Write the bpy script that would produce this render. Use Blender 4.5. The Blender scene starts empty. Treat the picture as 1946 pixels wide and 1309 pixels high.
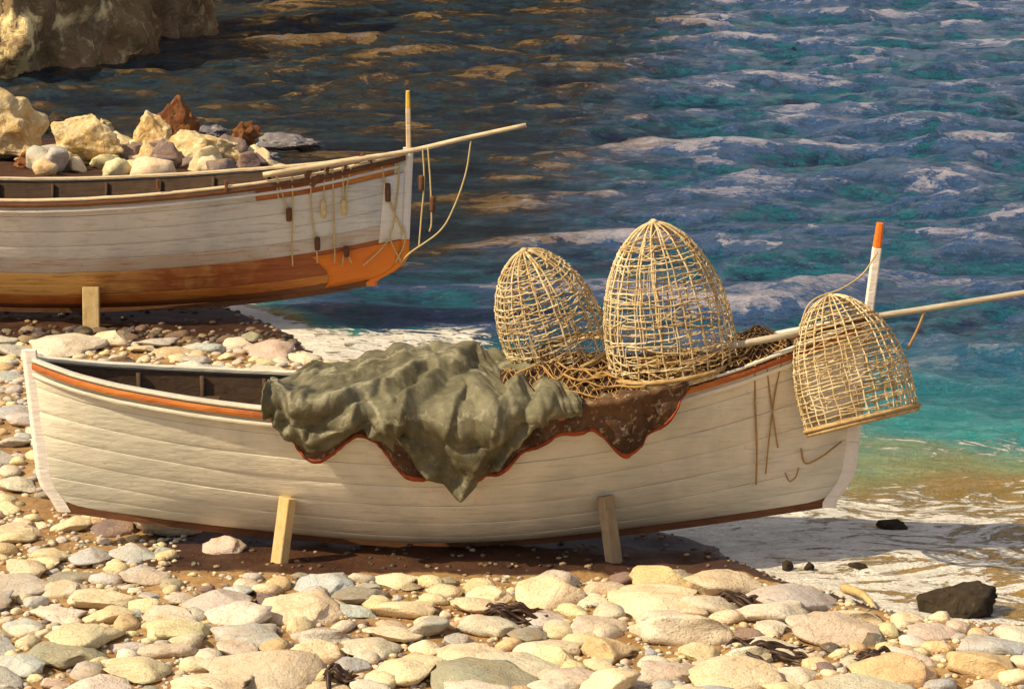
import bpy, math, random
import numpy as np
from mathutils import Vector, Matrix

# ------------------------------------------------------------------ camera, light, exposure
sc = bpy.context.scene
col = sc.collection
R = math.radians
CAM = np.array([0.0, -20.8, 5.6]); PITCH = R(11.0); FPX = 6000.0
cd = bpy.data.cameras.new('camera'); cam = bpy.data.objects.new('camera', cd); col.objects.link(cam)
cam.location = CAM; cam.rotation_euler = (math.pi/2 - PITCH, 0, 0)
cd.sensor_width = 36; cd.lens = 36*FPX/1946; cd.clip_start = 0.5; cd.clip_end = 2000
sc.camera = cam
SUN = Vector((-0.66, -0.27, 0.70)).normalized()
world = bpy.data.worlds.new('World'); sc.world = world; world.use_nodes = True
wn = world.node_tree.nodes; wl = world.node_tree.links
sky = wn.new('ShaderNodeTexSky'); sky.sky_type = 'NISHITA'; sky.sun_disc = False
sky.sun_elevation = math.asin(SUN.z); sky.sun_rotation = math.atan2(SUN.x, SUN.y)
sky.dust_density = 3.0; sky.air_density = 1.0
wn['Background'].inputs['Strength'].default_value = 0.085
# broken warm-grey cloud
wc = wn.new('ShaderNodeTexCoord'); wm = wn.new('ShaderNodeMapping'); wm.inputs['Scale'].default_value = (1, 1, 2.2)
wl.new(wc.outputs['Generated'], wm.inputs[0])
wz = wn.new('ShaderNodeTexNoise'); wz.inputs['Scale'].default_value = 3.2; wz.inputs['Detail'].default_value = 6; wz.inputs['Roughness'].default_value = .6; wz.inputs['Distortion'].default_value = .6
wl.new(wm.outputs[0], wz.inputs['Vector'])
wr = wn.new('ShaderNodeValToRGB'); wr.color_ramp.elements[0].position = .46; wr.color_ramp.elements[1].position = .60; wl.new(wz.outputs['Fac'], wr.inputs[0])
wx_ = wn.new('ShaderNodeMix'); wx_.data_type = 'RGBA'; wl.new(wr.outputs[0], wx_.inputs[0]); wl.new(sky.outputs[0], wx_.inputs[6])
wx_.inputs[7].default_value = (8.8, 7.7, 7.2, 1)
wl.new(wx_.outputs[2], wn['Background'].inputs[0])
sd = bpy.data.lights.new('sun', 'SUN'); sd.energy = 5.0; sd.angle = R(0.5); sd.color = (1.0, 0.83, 0.56)
so = bpy.data.objects.new('sun', sd); col.objects.link(so); so.location = SUN*40
so.rotation_euler = (-SUN).to_track_quat('-Z', 'Y').to_euler()
sc.view_settings.view_transform = 'Standard'; sc.view_settings.look = 'None'
sc.view_settings.exposure = 0.24; sc.view_settings.gamma = 1.0; sc.view_settings.use_curve_mapping = False

rng = random.Random(7); nrs = np.random.RandomState(11)

def P(u, v, y=None, z=None):
    """point of the world seen at a photograph pixel, on the plane y=... or z=..."""
    dx = (u-973)/FPX; dv = -(v-654.5)/FPX
    d = np.array([dx, math.cos(PITCH)+dv*math.sin(PITCH), -math.sin(PITCH)+dv*math.cos(PITCH)])
    t = (y-CAM[1])/d[1] if y is not None else (z-CAM[2])/d[2]
    return CAM + d*t

# ------------------------------------------------------------------ helpers
def link(o, parent=None):
    col.objects.link(o)
    if parent is not None: o.parent = parent
    return o
def tag(o, label=None, cat=None, group=None, kind=None):
    if label: o['label'] = label
    if cat: o['category'] = cat
    if group: o['group'] = group
    if kind: o['kind'] = kind
    return o
def empty(name, loc=(0, 0, 0)):
    o = bpy.data.objects.new(name, None); o.empty_display_size = .2; o.location = loc
    return link(o)
class MB:
    def __init__(s): s.v = []; s.f = []; s.n = 0
    def add(s, V, F):
        b = s.n; s.v += [tuple(p) for p in V]; s.f += [tuple(i+b for i in f) for f in F]; s.n += len(V)
    def grid(s, G, closed=False):
        G = np.asarray(G); a, b = G.shape[:2]
        F = []
        for i in range(a-1):
            for j in range(b-1 if not closed else b):
                k = (j+1) % b
                F.append((i*b+j, i*b+k, (i+1)*b+k, (i+1)*b+j))
        s.add(G.reshape(-1, 3), F)
    def tube(s, pts, r, n=6, caps=True):
        pts = [Vector(p) for p in pts]; m = len(pts); V = []; F = []
        rr = r if hasattr(r, '__len__') else [r]*m
        side = None
        for i, p in enumerate(pts):
            t = (pts[min(i+1, m-1)] - pts[max(i-1, 0)])
            if t.length < 1e-9: t = Vector((0, 0, 1))
            t.normalize()
            if side is None:
                side = t.orthogonal().normalized()
            side = (side - t*side.dot(t))
            if side.length < 1e-6: side = t.orthogonal()
            side.normalize(); up = t.cross(side)
            for k in range(n):
                a = 2*math.pi*k/n
                V.append(p + (side*math.cos(a)+up*math.sin(a))*rr[i])
        for i in range(m-1):
            for k in range(n):
                F.append((i*n+k, i*n+(k+1) % n, (i+1)*n+(k+1) % n, (i+1)*n+k))
        if caps: F.append(tuple(range(n))[::-1]); F.append(tuple((m-1)*n+k for k in range(n)))
        s.add(V, F)
    def box(s, c, size, M=None, bev=0.0, taper=1.0):
        x, y, z = [q/2 for q in size]; b = min(bev, x*.45, y*.45)
        V = []
        for zz, k in ((-z, 1.0), (z, taper)):
            for sx, sy in ((-1, -1), (1, -1), (1, 1), (-1, 1)):
                pa = [(sx*(x-b), sy*y), (sx*x, sy*(y-b))]
                if sx*sy < 0: pa = pa[::-1] if b else pa
                if (sx, sy) in ((-1, -1), (1, 1)): pa = [(sx*x, sy*(y-b)), (sx*(x-b), sy*y)]
                else: pa = [(sx*(x-b), sy*y), (sx*x, sy*(y-b))]
                for q in pa: V.append(Vector((q[0]*k, q[1]*k, zz)))
        if M is not None: V = [M @ p for p in V]
        V = [p+Vector(c) for p in V]
        F = [tuple(range(8))[::-1], tuple(range(8, 16))]
        for i in range(8): F.append((i, (i+1) % 8, 8+(i+1) % 8, 8+i))
        s.add(V, F)
    def build(s, name, mat, parent=None, smooth=True, solid=0.0, bevel=0.0, origin=None):
        me = bpy.data.meshes.new(name)
        V = s.v
        loc = Vector((0, 0, 0))
        if origin is not None:
            loc = Vector(origin); V = [tuple(Vector(p)-loc) for p in V]
        me.from_pydata(V, [], s.f); me.update()
        me.polygons.foreach_set('use_smooth', [smooth]*len(me.polygons))
        me.materials.append(mat)
        o = bpy.data.objects.new(name, me); o.location = loc
        if solid:
            m = o.modifiers.new('solid', 'SOLIDIFY'); m.thickness = solid; m.offset = 0
        if bevel:
            m = o.modifiers.new('bevel', 'BEVEL'); m.width = bevel; m.segments = 2; m.limit_method = 'ANGLE'
        return link(o, parent)
def grid_mesh(name, X, Y, Z, mat, attrs=None):
    ny, nx = X.shape
    V = np.stack([X, Y, Z], -1).reshape(-1, 3)
    i = np.arange(ny*nx).reshape(ny, nx)
    F = np.stack([i[:-1, :-1], i[:-1, 1:], i[1:, 1:], i[1:, :-1]], -1).reshape(-1, 4)
    me = bpy.data.meshes.new(name)
    me.vertices.add(len(V)); me.vertices.foreach_set('co', V.ravel())
    me.loops.add(F.size); me.loops.foreach_set('vertex_index', F.ravel().astype(np.int32))
    me.polygons.add(len(F)); me.polygons.foreach_set('loop_start', np.arange(0, F.size, 4, dtype=np.int32))
    me.polygons.foreach_set('loop_total', np.full(len(F), 4, dtype=np.int32))
    me.update(calc_edges=True)
    me.polygons.foreach_set('use_smooth', [True]*len(F))
    for k, a in (attrs or {}).items():
        at = me.attributes.new(k, 'FLOAT', 'POINT'); at.data.foreach_set('value', a.ravel().astype(np.float32))
    me.materials.append(mat)
    return link(bpy.data.objects.new(name, me))

def catmull(pts, n=8):
    pts = [np.array(p, float) for p in pts]
    q = [2*pts[0]-pts[1]] + pts + [2*pts[-1]-pts[-2]]
    out = []
    for i in range(1, len(q)-2):
        for k in range(n):
            t = k/n; a, b, c, d = q[i-1:i+3]
            out.append(.5*((2*b)+(-a+c)*t+(2*a-5*b+4*c-d)*t*t+(-a+3*b-3*c+d)*t**3))
    out.append(pts[-1]); return out

# numpy gradient noise
_perm = nrs.permutation(256); _perm = np.concatenate([_perm, _perm, _perm])
_g = nrs.normal(size=(256, 3)); _g /= np.linalg.norm(_g, axis=1)[:, None]
def noise(x, y, z=0.0):
    x, y, z = np.broadcast_arrays(np.asarray(x, float), np.asarray(y, float), np.asarray(z, float))
    xi, yi, zi = np.floor(x).astype(int), np.floor(y).astype(int), np.floor(z).astype(int)
    xf, yf, zf = x-xi, y-yi, z-zi
    f = lambda t: t*t*t*(t*(t*6-15)+10)
    U, V, W = f(xf), f(yf), f(zf); xi &= 255; yi &= 255; zi &= 255
    def c(a, b, d):
        h = _perm[_perm[_perm[xi+a]+yi+b]+zi+d]; g = _g[h & 255]
        return g[..., 0]*(xf-a)+g[..., 1]*(yf-b)+g[..., 2]*(zf-d)
    L = lambda a, b, t: a+(b-a)*t
    return 1.6*L(L(L(c(0, 0, 0), c(1, 0, 0), U), L(c(0, 1, 0), c(1, 1, 0), U), V),
             L(L(c(0, 0, 1), c(1, 0, 1), U), L(c(0, 1, 1), c(1, 1, 1), U), V), W)
def fbm(x, y, z=0.0, o=4):
    s = 0; a = 1.0; k = 1.0
    for i in range(o):
        s = s + a*noise(np.asarray(x)*k+i*17.3, np.asarray(y)*k+i*5.1, np.asarray(z)*k); a *= .5; k *= 2.03
    return s
def sstep(a, b, x):
    t = np.clip((x-a)/(b-a), 0, 1); return t*t*(3-2*t)

# ------------------------------------------------------------------ materials
class NT:
    def __init__(s, name):
        s.m = bpy.data.materials.new(name); s.m.use_nodes = True
        s.t = s.m.node_tree; s.b = s.t.nodes['Principled BSDF']; s.out = s.t.nodes['Material Output']
    def n(s, typ, **kw):
        o = s.t.nodes.new('ShaderNode'+typ)
        for k, v in kw.items():
            if k.startswith('i_'):
                key = k[2:]; key = int(key) if key.isdigit() else key
                tgt = o.inputs[key]
                if hasattr(v, 'is_output'): s.t.links.new(v, tgt)
                else: tgt.default_value = v
            else: setattr(o, k, v)
        return o
    def l(s, a, b): s.t.links.new(a, b)
    def coords(s, kind='Object', scale=(1, 1, 1), rot=(0, 0, 0)):
        c = s.n('TexCoord'); m = s.n('Mapping'); s.l(c.outputs[kind], m.inputs[0])
        m.inputs['Scale'].default_value = scale; m.inputs['Rotation'].default_value = rot
        return m.outputs[0]
    def noise(s, vec, scale, detail=4, rough=.55, dist=0.0, out='Fac'):
        o = s.n('TexNoise'); s.l(vec, o.inputs['Vector']); o.inputs['Scale'].default_value = scale
        o.inputs['Detail'].default_value = detail; o.inputs['Roughness'].default_value = rough
        o.inputs['Distortion'].default_value = dist
        return o.outputs[out]
    def ramp(s, fac, stops, interp='LINEAR'):
        o = s.n('ValToRGB'); s.l(fac, o.inputs[0]); cr = o.color_ramp; cr.interpolation = interp
        while len(cr.elements) < len(stops): cr.elements.new(.5)
        for e, (p, c) in zip(cr.elements, stops):
            e.position = p; e.color = (c if hasattr(c, '__len__') else (c, c, c))[:3] + (1,) if hasattr(c, '__len__') else (c, c, c, 1)
        return o.outputs[0]
    def mix(s, fac, a, b, mode='MIX'):
        o = s.n('Mix', data_type='RGBA', blend_type=mode)
        for val, key in ((fac, 0), (a, 6), (b, 7)):
            if hasattr(val, 'is_output'): s.l(val, o.inputs[key])
            else: o.inputs[key].default_value = val if not hasattr(val, '__len__') else tuple(val)[:3]+(1,)
        return o.outputs[2]
    def math(s, op, a, b=0.0, clamp=False):
        o = s.n('Math', operation=op, use_clamp=clamp)
        for i, v in enumerate((a, b)):
            if hasattr(v, 'is_output'): s.l(v, o.inputs[i])
            else: o.inputs[i].default_value = v
        return o.outputs[0]
    def bump(s, h, strength=.5, dist=.02, normal=None):
        o = s.n('Bump'); s.l(h, o.inputs['Height']); o.inputs['Strength'].default_value = strength
        o.inputs['Distance'].default_value = dist
        if normal is not None: s.l(normal, o.inputs['Normal'])
        return o.outputs[0]
    def fin(s, color=None, rough=.7, normal=None, spec=.3):
        if color is not None:
            if hasattr(color, 'is_output'): s.l(color, s.b.inputs['Base Color'])
            else: s.b.inputs['Base Color'].default_value = tuple(color)[:3]+(1,)
        if hasattr(rough, 'is_output'): s.l(rough, s.b.inputs['Roughness'])
        else: s.b.inputs['Roughness'].default_value = rough
        s.b.inputs['Specular IOR Level'].default_value = spec
        if normal is not None: s.l(normal, s.b.inputs['Normal'])
        return s.m

def daub(t, vec, scale=22, stretch=(1, 1, 1), dist=1.2):
    """rough dabbed relief of thick paint or plaster, in object space"""
    m = t.n('Mapping'); t.l(vec, m.inputs[0]); m.inputs['Scale'].default_value = stretch
    a = t.noise(m.outputs[0], scale, 5, .65, dist)
    b = t.n('TexVoronoi', feature='SMOOTH_F1'); t.l(m.outputs[0], b.inputs['Vector']); b.inputs['Scale'].default_value = scale*.6
    return t.math('ADD', a, t.math('MULTIPLY', b.outputs['Distance'], .7))

def m_paint(name, base, tint, dirt, dirt_amt=.5, rough=.6):
    t = NT(name); v = t.coords()
    big = t.noise(v, 1.1, 4, .6, .6)
    c = t.mix(t.ramp(big, [(.35, 0.0), (.65, 1.0)]), base, tint)
    vs = t.n('Mapping'); t.l(v, vs.inputs[0]); vs.inputs['Scale'].default_value = (1.2, 1.2, 14)
    st = t.noise(vs.outputs[0], 2.6, 6, .7, .4)
    c = t.mix(t.math('MULTIPLY', t.ramp(st, [(.52, 0.0), (.72, 1.0)]), dirt_amt), c, dirt)
    wear = t.noise(v, 26, 5, .75, 0)
    c = t.mix(t.math('MULTIPLY', t.ramp(wear, [(.6, 0.0), (.68, 1.0)]), dirt_amt*.8), c, dirt)
    h = daub(t, v, 16, (1, 1, 4))
    f = t.noise(v, 130, 3, .6)
    hh = t.math('ADD', h, t.math('MULTIPLY', f, .25))
    return t.fin(c, rough, t.bump(hh, .5, .012), .3)
def m_wood(name, a, b, rough=.75, grain=(2, 30, 30)):
    t = NT(name); v = t.coords(scale=grain)
    n1 = t.noise(v, 1.2, 5, .65, .8); v2 = t.coords()
    n2 = t.noise(v2, 9, 4, .6)
    c = t.mix(t.ramp(n1, [(.3, 0.0), (.7, 1.0)]), a, b)
    c = t.mix(t.math('MULTIPLY', t.ramp(n2, [(.5, 0.0), (.75, 1.0)]), .5), c, [q*.35 for q in a])
    return t.fin(c, rough, t.bump(t.math('ADD', n1, n2), .6, .01), .25)
def m_plain(name, c, c2, scale=12, rough=.8, bump=.4, bd=.01):
    t = NT(name); v = t.coords(); n1 = t.noise(v, scale, 5, .65, .5)
    return t.fin(t.mix(t.ramp(n1, [(.35, 0.0), (.65, 1.0)]), c, c2), rough, t.bump(n1, bump, bd), .25)

M = {}
M['cream'] = m_paint('cream_paint', (.80, .73, .57), (.54, .52, .42), (.32, .26, .15), .45)
M['white'] = m_paint('white_paint', (.74, .69, .60), (.54, .53, .49), (.30, .19, .10), .6)
M['white_stained'] = m_paint('rust_stained_white_paint', (.62, .56, .48), (.50, .40, .30), (.46, .15, .03), .95)
M['stem_white'] = m_paint('pale_stem_paint', (.85, .79, .70), (.76, .70, .62), (.3, .2, .1), .3)
M['rust'] = m_paint('rust_orange_paint', (.40, .10, .025), (.60, .24, .045), (.10, .03, .015), .7)
M['ochre'] = m_paint('ochre_paint', (.80, .42, .10), (.62, .22, .04), (.30, .09, .02), .5)
M['brown_bottom'] = m_paint('dark_brown_bottom_paint', (.16, .05, .02), (.24, .09, .03), (.03, .015, .01), .6)  # lowest strake, dark brown
def m_bottom():
    t = NT('ochre_to_rust_bottom_paint'); v = t.coords(); sx = t.n('SeparateXYZ'); t.l(v, sx.inputs[0])
    a = t.noise(v, 1.3, 5, .65, .6); vs = t.n('Mapping'); t.l(v, vs.inputs[0]); vs.inputs['Scale'].default_value = (1, 1, 13); st = t.noise(vs.outputs[0], 2.2, 6, .7, .4)
    f = t.math('ADD', t.math('MULTIPLY', sx.outputs[0], .42), t.math('MULTIPLY', t.math('SUBTRACT', a, .5), 2.2))
    c = t.mix(t.ramp(f, [(.1, 0.0), (.95, 1.0)]), (.80, .47, .14), (.36, .10, .03))  # ochre turning to rust towards the bow
    c = t.mix(t.ramp(st, [(.50, 0.0), (.68, .8)]), c, (.20, .06, .02))
    c = t.mix(t.ramp(st, [(.30, .7), (.42, 0.0)]), c, (.72, .40, .13))
    return t.fin(c, .55, t.bump(daub(t, v, 16, (1, 1, 4)), .5, .012), .3)
M['bottom'] = m_bottom()
M['orange'] = m_paint('bright_orange_paint', (.85, .26, .02), (.75, .19, .02), (.4, .1, .02), .3)
M['redrail'] = m_paint('orange_red_rail_paint', (.34, .08, .02), (.58, .20, .035), (.14, .04, .02), .6)
M['brownrail'] = m_wood('dark_brown_rail_wood', (.10, .04, .02), (.19, .08, .03))
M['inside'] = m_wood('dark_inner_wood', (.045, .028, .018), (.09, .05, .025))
M['pale_wood'] = m_wood('bleached_wood', (.72, .58, .38), (.5, .36, .2))
M['plankwood'] = m_wood('ochre_prop_wood', (.50, .34, .12), (.62, .46, .24), grain=(30, 30, 2))
M['greyprop'] = m_wood('grey_prop_wood', (.26, .19, .10), (.36, .28, .18), grain=(30, 30, 2))
M['spar'] = m_wood('grey_spar_wood', (.50, .44, .32), (.34, .28, .2), grain=(2, 30, 30))
M['yellow'] = m_plain('yellow_paint', (.75, .45, .08), (.6, .33, .05), 20)
M['tip'] = m_plain('orange_tip_paint', (.80, .22, .02), (.7, .15, .02), 20)
M['rope'] = m_plain('straw_rope', (.50, .34, .13), (.62, .48, .24), 40)
M['oldrope'] = m_plain('brown_rope', (.33, .18, .06), (.45, .28, .1), 40)
M['wicker'] = m_plain('straw_wicker', (.72, .57, .30), (.40, .27, .11), 26)
M['wicker_dark'] = m_plain('brown_wicker', (.33, .2, .07), (.5, .36, .17), 18)
M['cork'] = m_plain('pale_cork', (.70, .54, .26), (.5, .34, .14), 30)
M['darkcork'] = m_plain('dark_cork', (.09, .035, .015), (.16, .07, .03), 30)
def m_wicker():
    t = NT('split_cane'); v = t.coords(); n1 = t.noise(v, 30, 5, .65, .5); n2 = t.noise(v, 5, 3, .6); ri = t.n('ObjectInfo').outputs['Random']
    c = t.mix(ri, (.80, .68, .42), (.52, .38, .17)); c = t.mix(t.ramp(n1, [(.40, 0.0), (.62, .8)]), c, (.30, .18, .06)); c = t.mix(t.ramp(n2, [(.5, 0.0), (.65, .5)]), c, (.78, .68, .45))
    return t.fin(c, .75, t.bump(n1, .6, .006), .25)
M['wicker'] = m_wicker()
def m_tarp():
    t = NT('olive_canvas'); v = t.coords()
    a = t.noise(v, 2.4, 6, .7, .3); b = t.noise(v, 18, 6, .75, .4)
    c = t.mix(t.ramp(a, [(.36, 0.0), (.62, 1.0)]), (.065, .056, .026), (.17, .155, .092))
    c = t.mix(t.ramp(b, [(.54, 0.0), (.70, .35)]), c, (.34, .31, .2))
    c = t.mix(t.ramp(b, [(.30, .3), (.42, 0.0)]), c, (.05, .045, .03))
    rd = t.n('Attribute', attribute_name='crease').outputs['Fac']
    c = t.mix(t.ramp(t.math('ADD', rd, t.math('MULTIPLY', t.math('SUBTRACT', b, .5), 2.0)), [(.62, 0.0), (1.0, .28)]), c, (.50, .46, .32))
    h = t.math('ADD', daub(t, v, 20, (1, 2, 2), .6), t.math('MULTIPLY', t.noise(v, 180, 2, .5), .5))
    return t.fin(c, .65, t.bump(h, .4, .008), .3)
M['tarp'] = m_tarp()
def m_cloth2():
    t = NT('brown_sailcloth'); v = t.coords()
    a = t.noise(v, 3.5, 5, .6, 1.0); b = t.noise(v, 16, 5, .7, 1.0)
    c = t.mix(t.ramp(a, [(.4, 0.0), (.65, 1.0)]), (.05, .024, .012), (.13, .065, .028))
    c = t.mix(t.ramp(b, [(.55, 0.0), (.66, .75)]), c, (.42, .34, .21))
    return t.fin(c, .75, t.bump(daub(t, v, 16, (1, 1, 1), 2.0), .6, .015), .25)
M['cloth'] = m_cloth2()
M['hem'] = m_plain('red_hem_cloth', (.10, .03, .012), (.42, .075, .02), 7)
M['net'] = m_plain('brown_netting', (.022, .011, .007), (.09, .045, .02), 30, bump=.9, bd=.02)

def m_stone(name='beach_stone', use_attr=False):
    t = NT(name)
    if use_attr: base = t.n('Attribute', attribute_name='col').outputs['Color']
    else: base = t.n('ObjectInfo').outputs['Color']
    g = t.n('NewGeometry'); pos = g.outputs['Position']
    a = t.noise(pos, 4.0, 5, .6, .8); b = t.noise(pos, 22, 5, .7, 1.0)
    c = t.mix(t.ramp(a, [(.45, 0.0), (.75, .5)]), base, (.42, .24, .08))
    c = t.mix(t.ramp(b, [(.56, 0.0), (.76, .5)]), c, (.80, .70, .52))
    c = t.mix(t.ramp(b, [(.26, .6), (.38, 0.0)]), c, (.22, .13, .06))
    k = t.noise(pos, 75, 4, .7); vv = t.n('TexVoronoi', feature='DISTANCE_TO_EDGE'); t.l(pos, vv.inputs['Vector']); vv.inputs['Scale'].default_value = 3.2
    vein = t.ramp(t.math('ADD', vv.outputs['Distance'], t.math('MULTIPLY', b, .06)), [(.035, 1.0), (.055, 0.0)])
    c = t.mix(t.math('MULTIPLY', vein, .18), c, (.16, .08, .03))
    c = t.mix(t.ramp(k, [(.34, .7), (.44, 0.0)]), c, (.17, .10, .05))
    h = t.math('ADD', daub(t, pos, 9, (1, 1.5, 1.5), .4), t.math('SUBTRACT', t.math('MULTIPLY', k, .30), t.math('MULTIPLY', vein, .04)))
    return t.fin(c, .8, t.bump(h, .8, .035), .25)
M['stone'] = m_stone(); M['pebble'] = m_stone('pebble_stone', True)

def m_beach():
    t = NT('ochre_sand_and_gravel'); g = t.n('NewGeometry'); pos = g.outputs['Position']
    a = t.noise(pos, 1.6, 5, .65, .8); b = t.noise(pos, 12, 6, .7, .5)
    c = t.mix(t.ramp(a, [(.35, 0.0), (.65, 1.0)]), (.30, .16, .055), (.46, .30, .13))
    c = t.mix(t.ramp(b, [(.4, .0), (.7, .7)]), c, (.14, .07, .03))
    wet_shade = t.n('Attribute', attribute_name='wet_shade').outputs['Fac']
    dm = t.math('ADD', wet_shade, t.math('MULTIPLY', t.math('SUBTRACT', b, .5), .5))
    c = t.mix(t.ramp(dm, [(.3, 0.0), (.6, 1.0)]), c, t.mix(t.ramp(a, [(.4, 0.0), (.6, 1.0)]), (.035, .014, .008), (.075, .032, .016)))  # dark brown for wet sand and for the shade painted under the boats
    rg = t.math('SUBTRACT', .9, t.math('MULTIPLY', dm, .35))
    return t.fin(c, rg, t.bump(b, .8, .03), .3)
M['beach'] = m_beach()

def m_rock(name, lo, mid, hi, s=1.0, cover=.5, spots=None, vert=None):
    t = NT(name); g = t.n('NewGeometry'); pos = g.outputs['Position']
    if vert:
        mp = t.n('Mapping'); t.l(pos, mp.inputs[0]); mp.inputs['Scale'].default_value = (1, 1, vert); pos = mp.outputs[0]
    a = t.noise(pos, .9*s, 6, .65, .5); b = t.noise(pos, 5*s, 6, .7, .5)
    c = t.mix(t.ramp(a, [(.35, 0.0), (.6, 1.0)]), lo, mid)
    c = t.mix(t.ramp(b, [(cover, 0.0), (cover+.12, .9)]), c, hi)
    if spots: c = t.mix(t.ramp(t.noise(pos, .55*s, 5, .6, .4), [(spots[0], 0.0), (spots[0]+.05, 1.0)]), c, spots[1])
    h = daub(t, pos, 3.5*s, (1, 1, 1), 1.5)
    return t.fin(c, .85, t.bump(h, .8, .12/s), .2)
M['ochrerock'] = m_rock('ochre_rock', (.48, .30, .11), (.66, .52, .28), (.80, .70, .46), 2.0, .52)
M['brownrock'] = m_rock('red_brown_rock', (.14, .05, .02), (.22, .09, .03), (.66, .52, .3), 2.0, .62)
M['greyrock'] = m_rock('slate_grey_rock', (.10, .09, .10), (.22, .20, .20), (.45, .42, .38), 2.5, .55)
M['darkrock'] = m_rock('wet_dark_rock', (.016, .012, .009), (.05, .035, .02), (.10, .08, .05), 3.0, .6)
M['cliff'] = m_rock('brown_sea_cliff', (.17, .09, .035), (.27, .19, .10), (.46, .35, .19), 1.1, .54, (.54, (.90, .70, .34)))  # yellow spots paint sunlit patches into the brown rock
M['headland'] = m_rock('headland_rock', (.010, .008, .007), (.022, .015, .010), (.04, .025, .013), .55, .62, (.575, (.90, .58, .20)), .22)  # ochre spots paint sunlit buttresses on rock toned dark as if shaded

# ------------------------------------------------------------------ shoreline, beach, water
WZ = -0.10
shore_px = [(2500, 1235), (2200, 1205), (1946, 1192), (1760, 1182), (1650, 1148), (1500, 1105), (1420, 1068), (1370, 1040), (1230, 1003),
            (1130, 990), (1010, 900), (820, 770), (690, 712), (615, 690), (570, 640), (480, 600), (430, 588), (560, 500), (565, 400),
            (540, 330), (470, 300), (400, 285), (250, 285), (110, 270), (-200, 262)]
S = np.array([P(u, v, z=WZ)[:2] for u, v in shore_px])
S = np.vstack([[80, S[0, 1]-3], [16, S[0, 1]-1.0], S, [[-30, S[-1, 1]+3], [-120, S[-1, 1]+6]]])
land = np.vstack([S, [[-120, -80], [80, -80]]])
def sdist(X, Y):
    d = np.full(X.shape, 1e9)
    for a, b in zip(S[:-1], S[1:]):
        ab = b-a; t = np.clip(((X-a[0])*ab[0]+(Y-a[1])*ab[1])/(ab@ab), 0, 1)
        d = np.minimum(d, np.hypot(X-a[0]-t*ab[0], Y-a[1]-t*ab[1]))
    ins = np.zeros(X.shape, bool); n = len(land); j = n-1
    for i in range(n):
        xi, yi = land[i]; xj, yj = land[j]
        c = ((yi > Y) != (yj > Y)) & (X < (xj-xi)*(Y-yi)/((yj-yi) if yj != yi else 1e-9)+xi)
        ins ^= c; j = i
    return np.where(ins, -d, d)       # negative on land
def axis(a, b, step, lo, hi, g=1.25):
    c = list(np.arange(a, b, step)); s = step; x = c[0]
    pre = []
    while x > lo: s *= g; x -= s; pre.append(x)
    s = step; x = c[-1]; post = []
    while x < hi: s *= g; x += s; post.append(x)
    return np.array(pre[::-1]+c+post)
def beach_h(X, Y):
    d = sdist(X, Y)
    land_h = WZ + .11*sstep(0, .35, -d) + .06*fbm(X*.8, Y*.8, 3)*sstep(.2, 1, -d)*.6 + .02*fbm(X*4, Y*4, 9, 3)
    sea_h = WZ - .03 - .10*sstep(0, .4, d) - .5*sstep(0, 6, d) - 1.5*sstep(3, 25, d)
    return np.where(d < 0, land_h, sea_h), d
def build_beach():
    x = axis(-9, 7, .07, -90, 70); y = axis(-4, 24, .08, -70, 60)
    X, Y = np.meshgrid(x, y)
    Z, d = beach_h(X, Y)
    wet = 1-sstep(.05, .42, -d+.25*fbm(X*1.5, Y*1.5, 1))
    # dark bands painting the boats' shade into the sand, plus the wet ledge
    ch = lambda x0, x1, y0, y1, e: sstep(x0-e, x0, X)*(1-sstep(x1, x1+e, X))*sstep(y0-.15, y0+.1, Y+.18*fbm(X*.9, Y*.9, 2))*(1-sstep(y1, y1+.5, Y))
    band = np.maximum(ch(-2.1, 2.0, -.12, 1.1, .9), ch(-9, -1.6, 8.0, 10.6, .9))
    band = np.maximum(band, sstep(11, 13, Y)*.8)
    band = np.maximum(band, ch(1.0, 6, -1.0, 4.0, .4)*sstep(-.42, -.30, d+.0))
    o = grid_mesh('beach', X, Y, Z, M['beach'], {'wet_shade': np.clip(np.maximum(wet, band), 0, 1)})
    return tag(o, kind='structure')
beach = build_beach()

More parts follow.
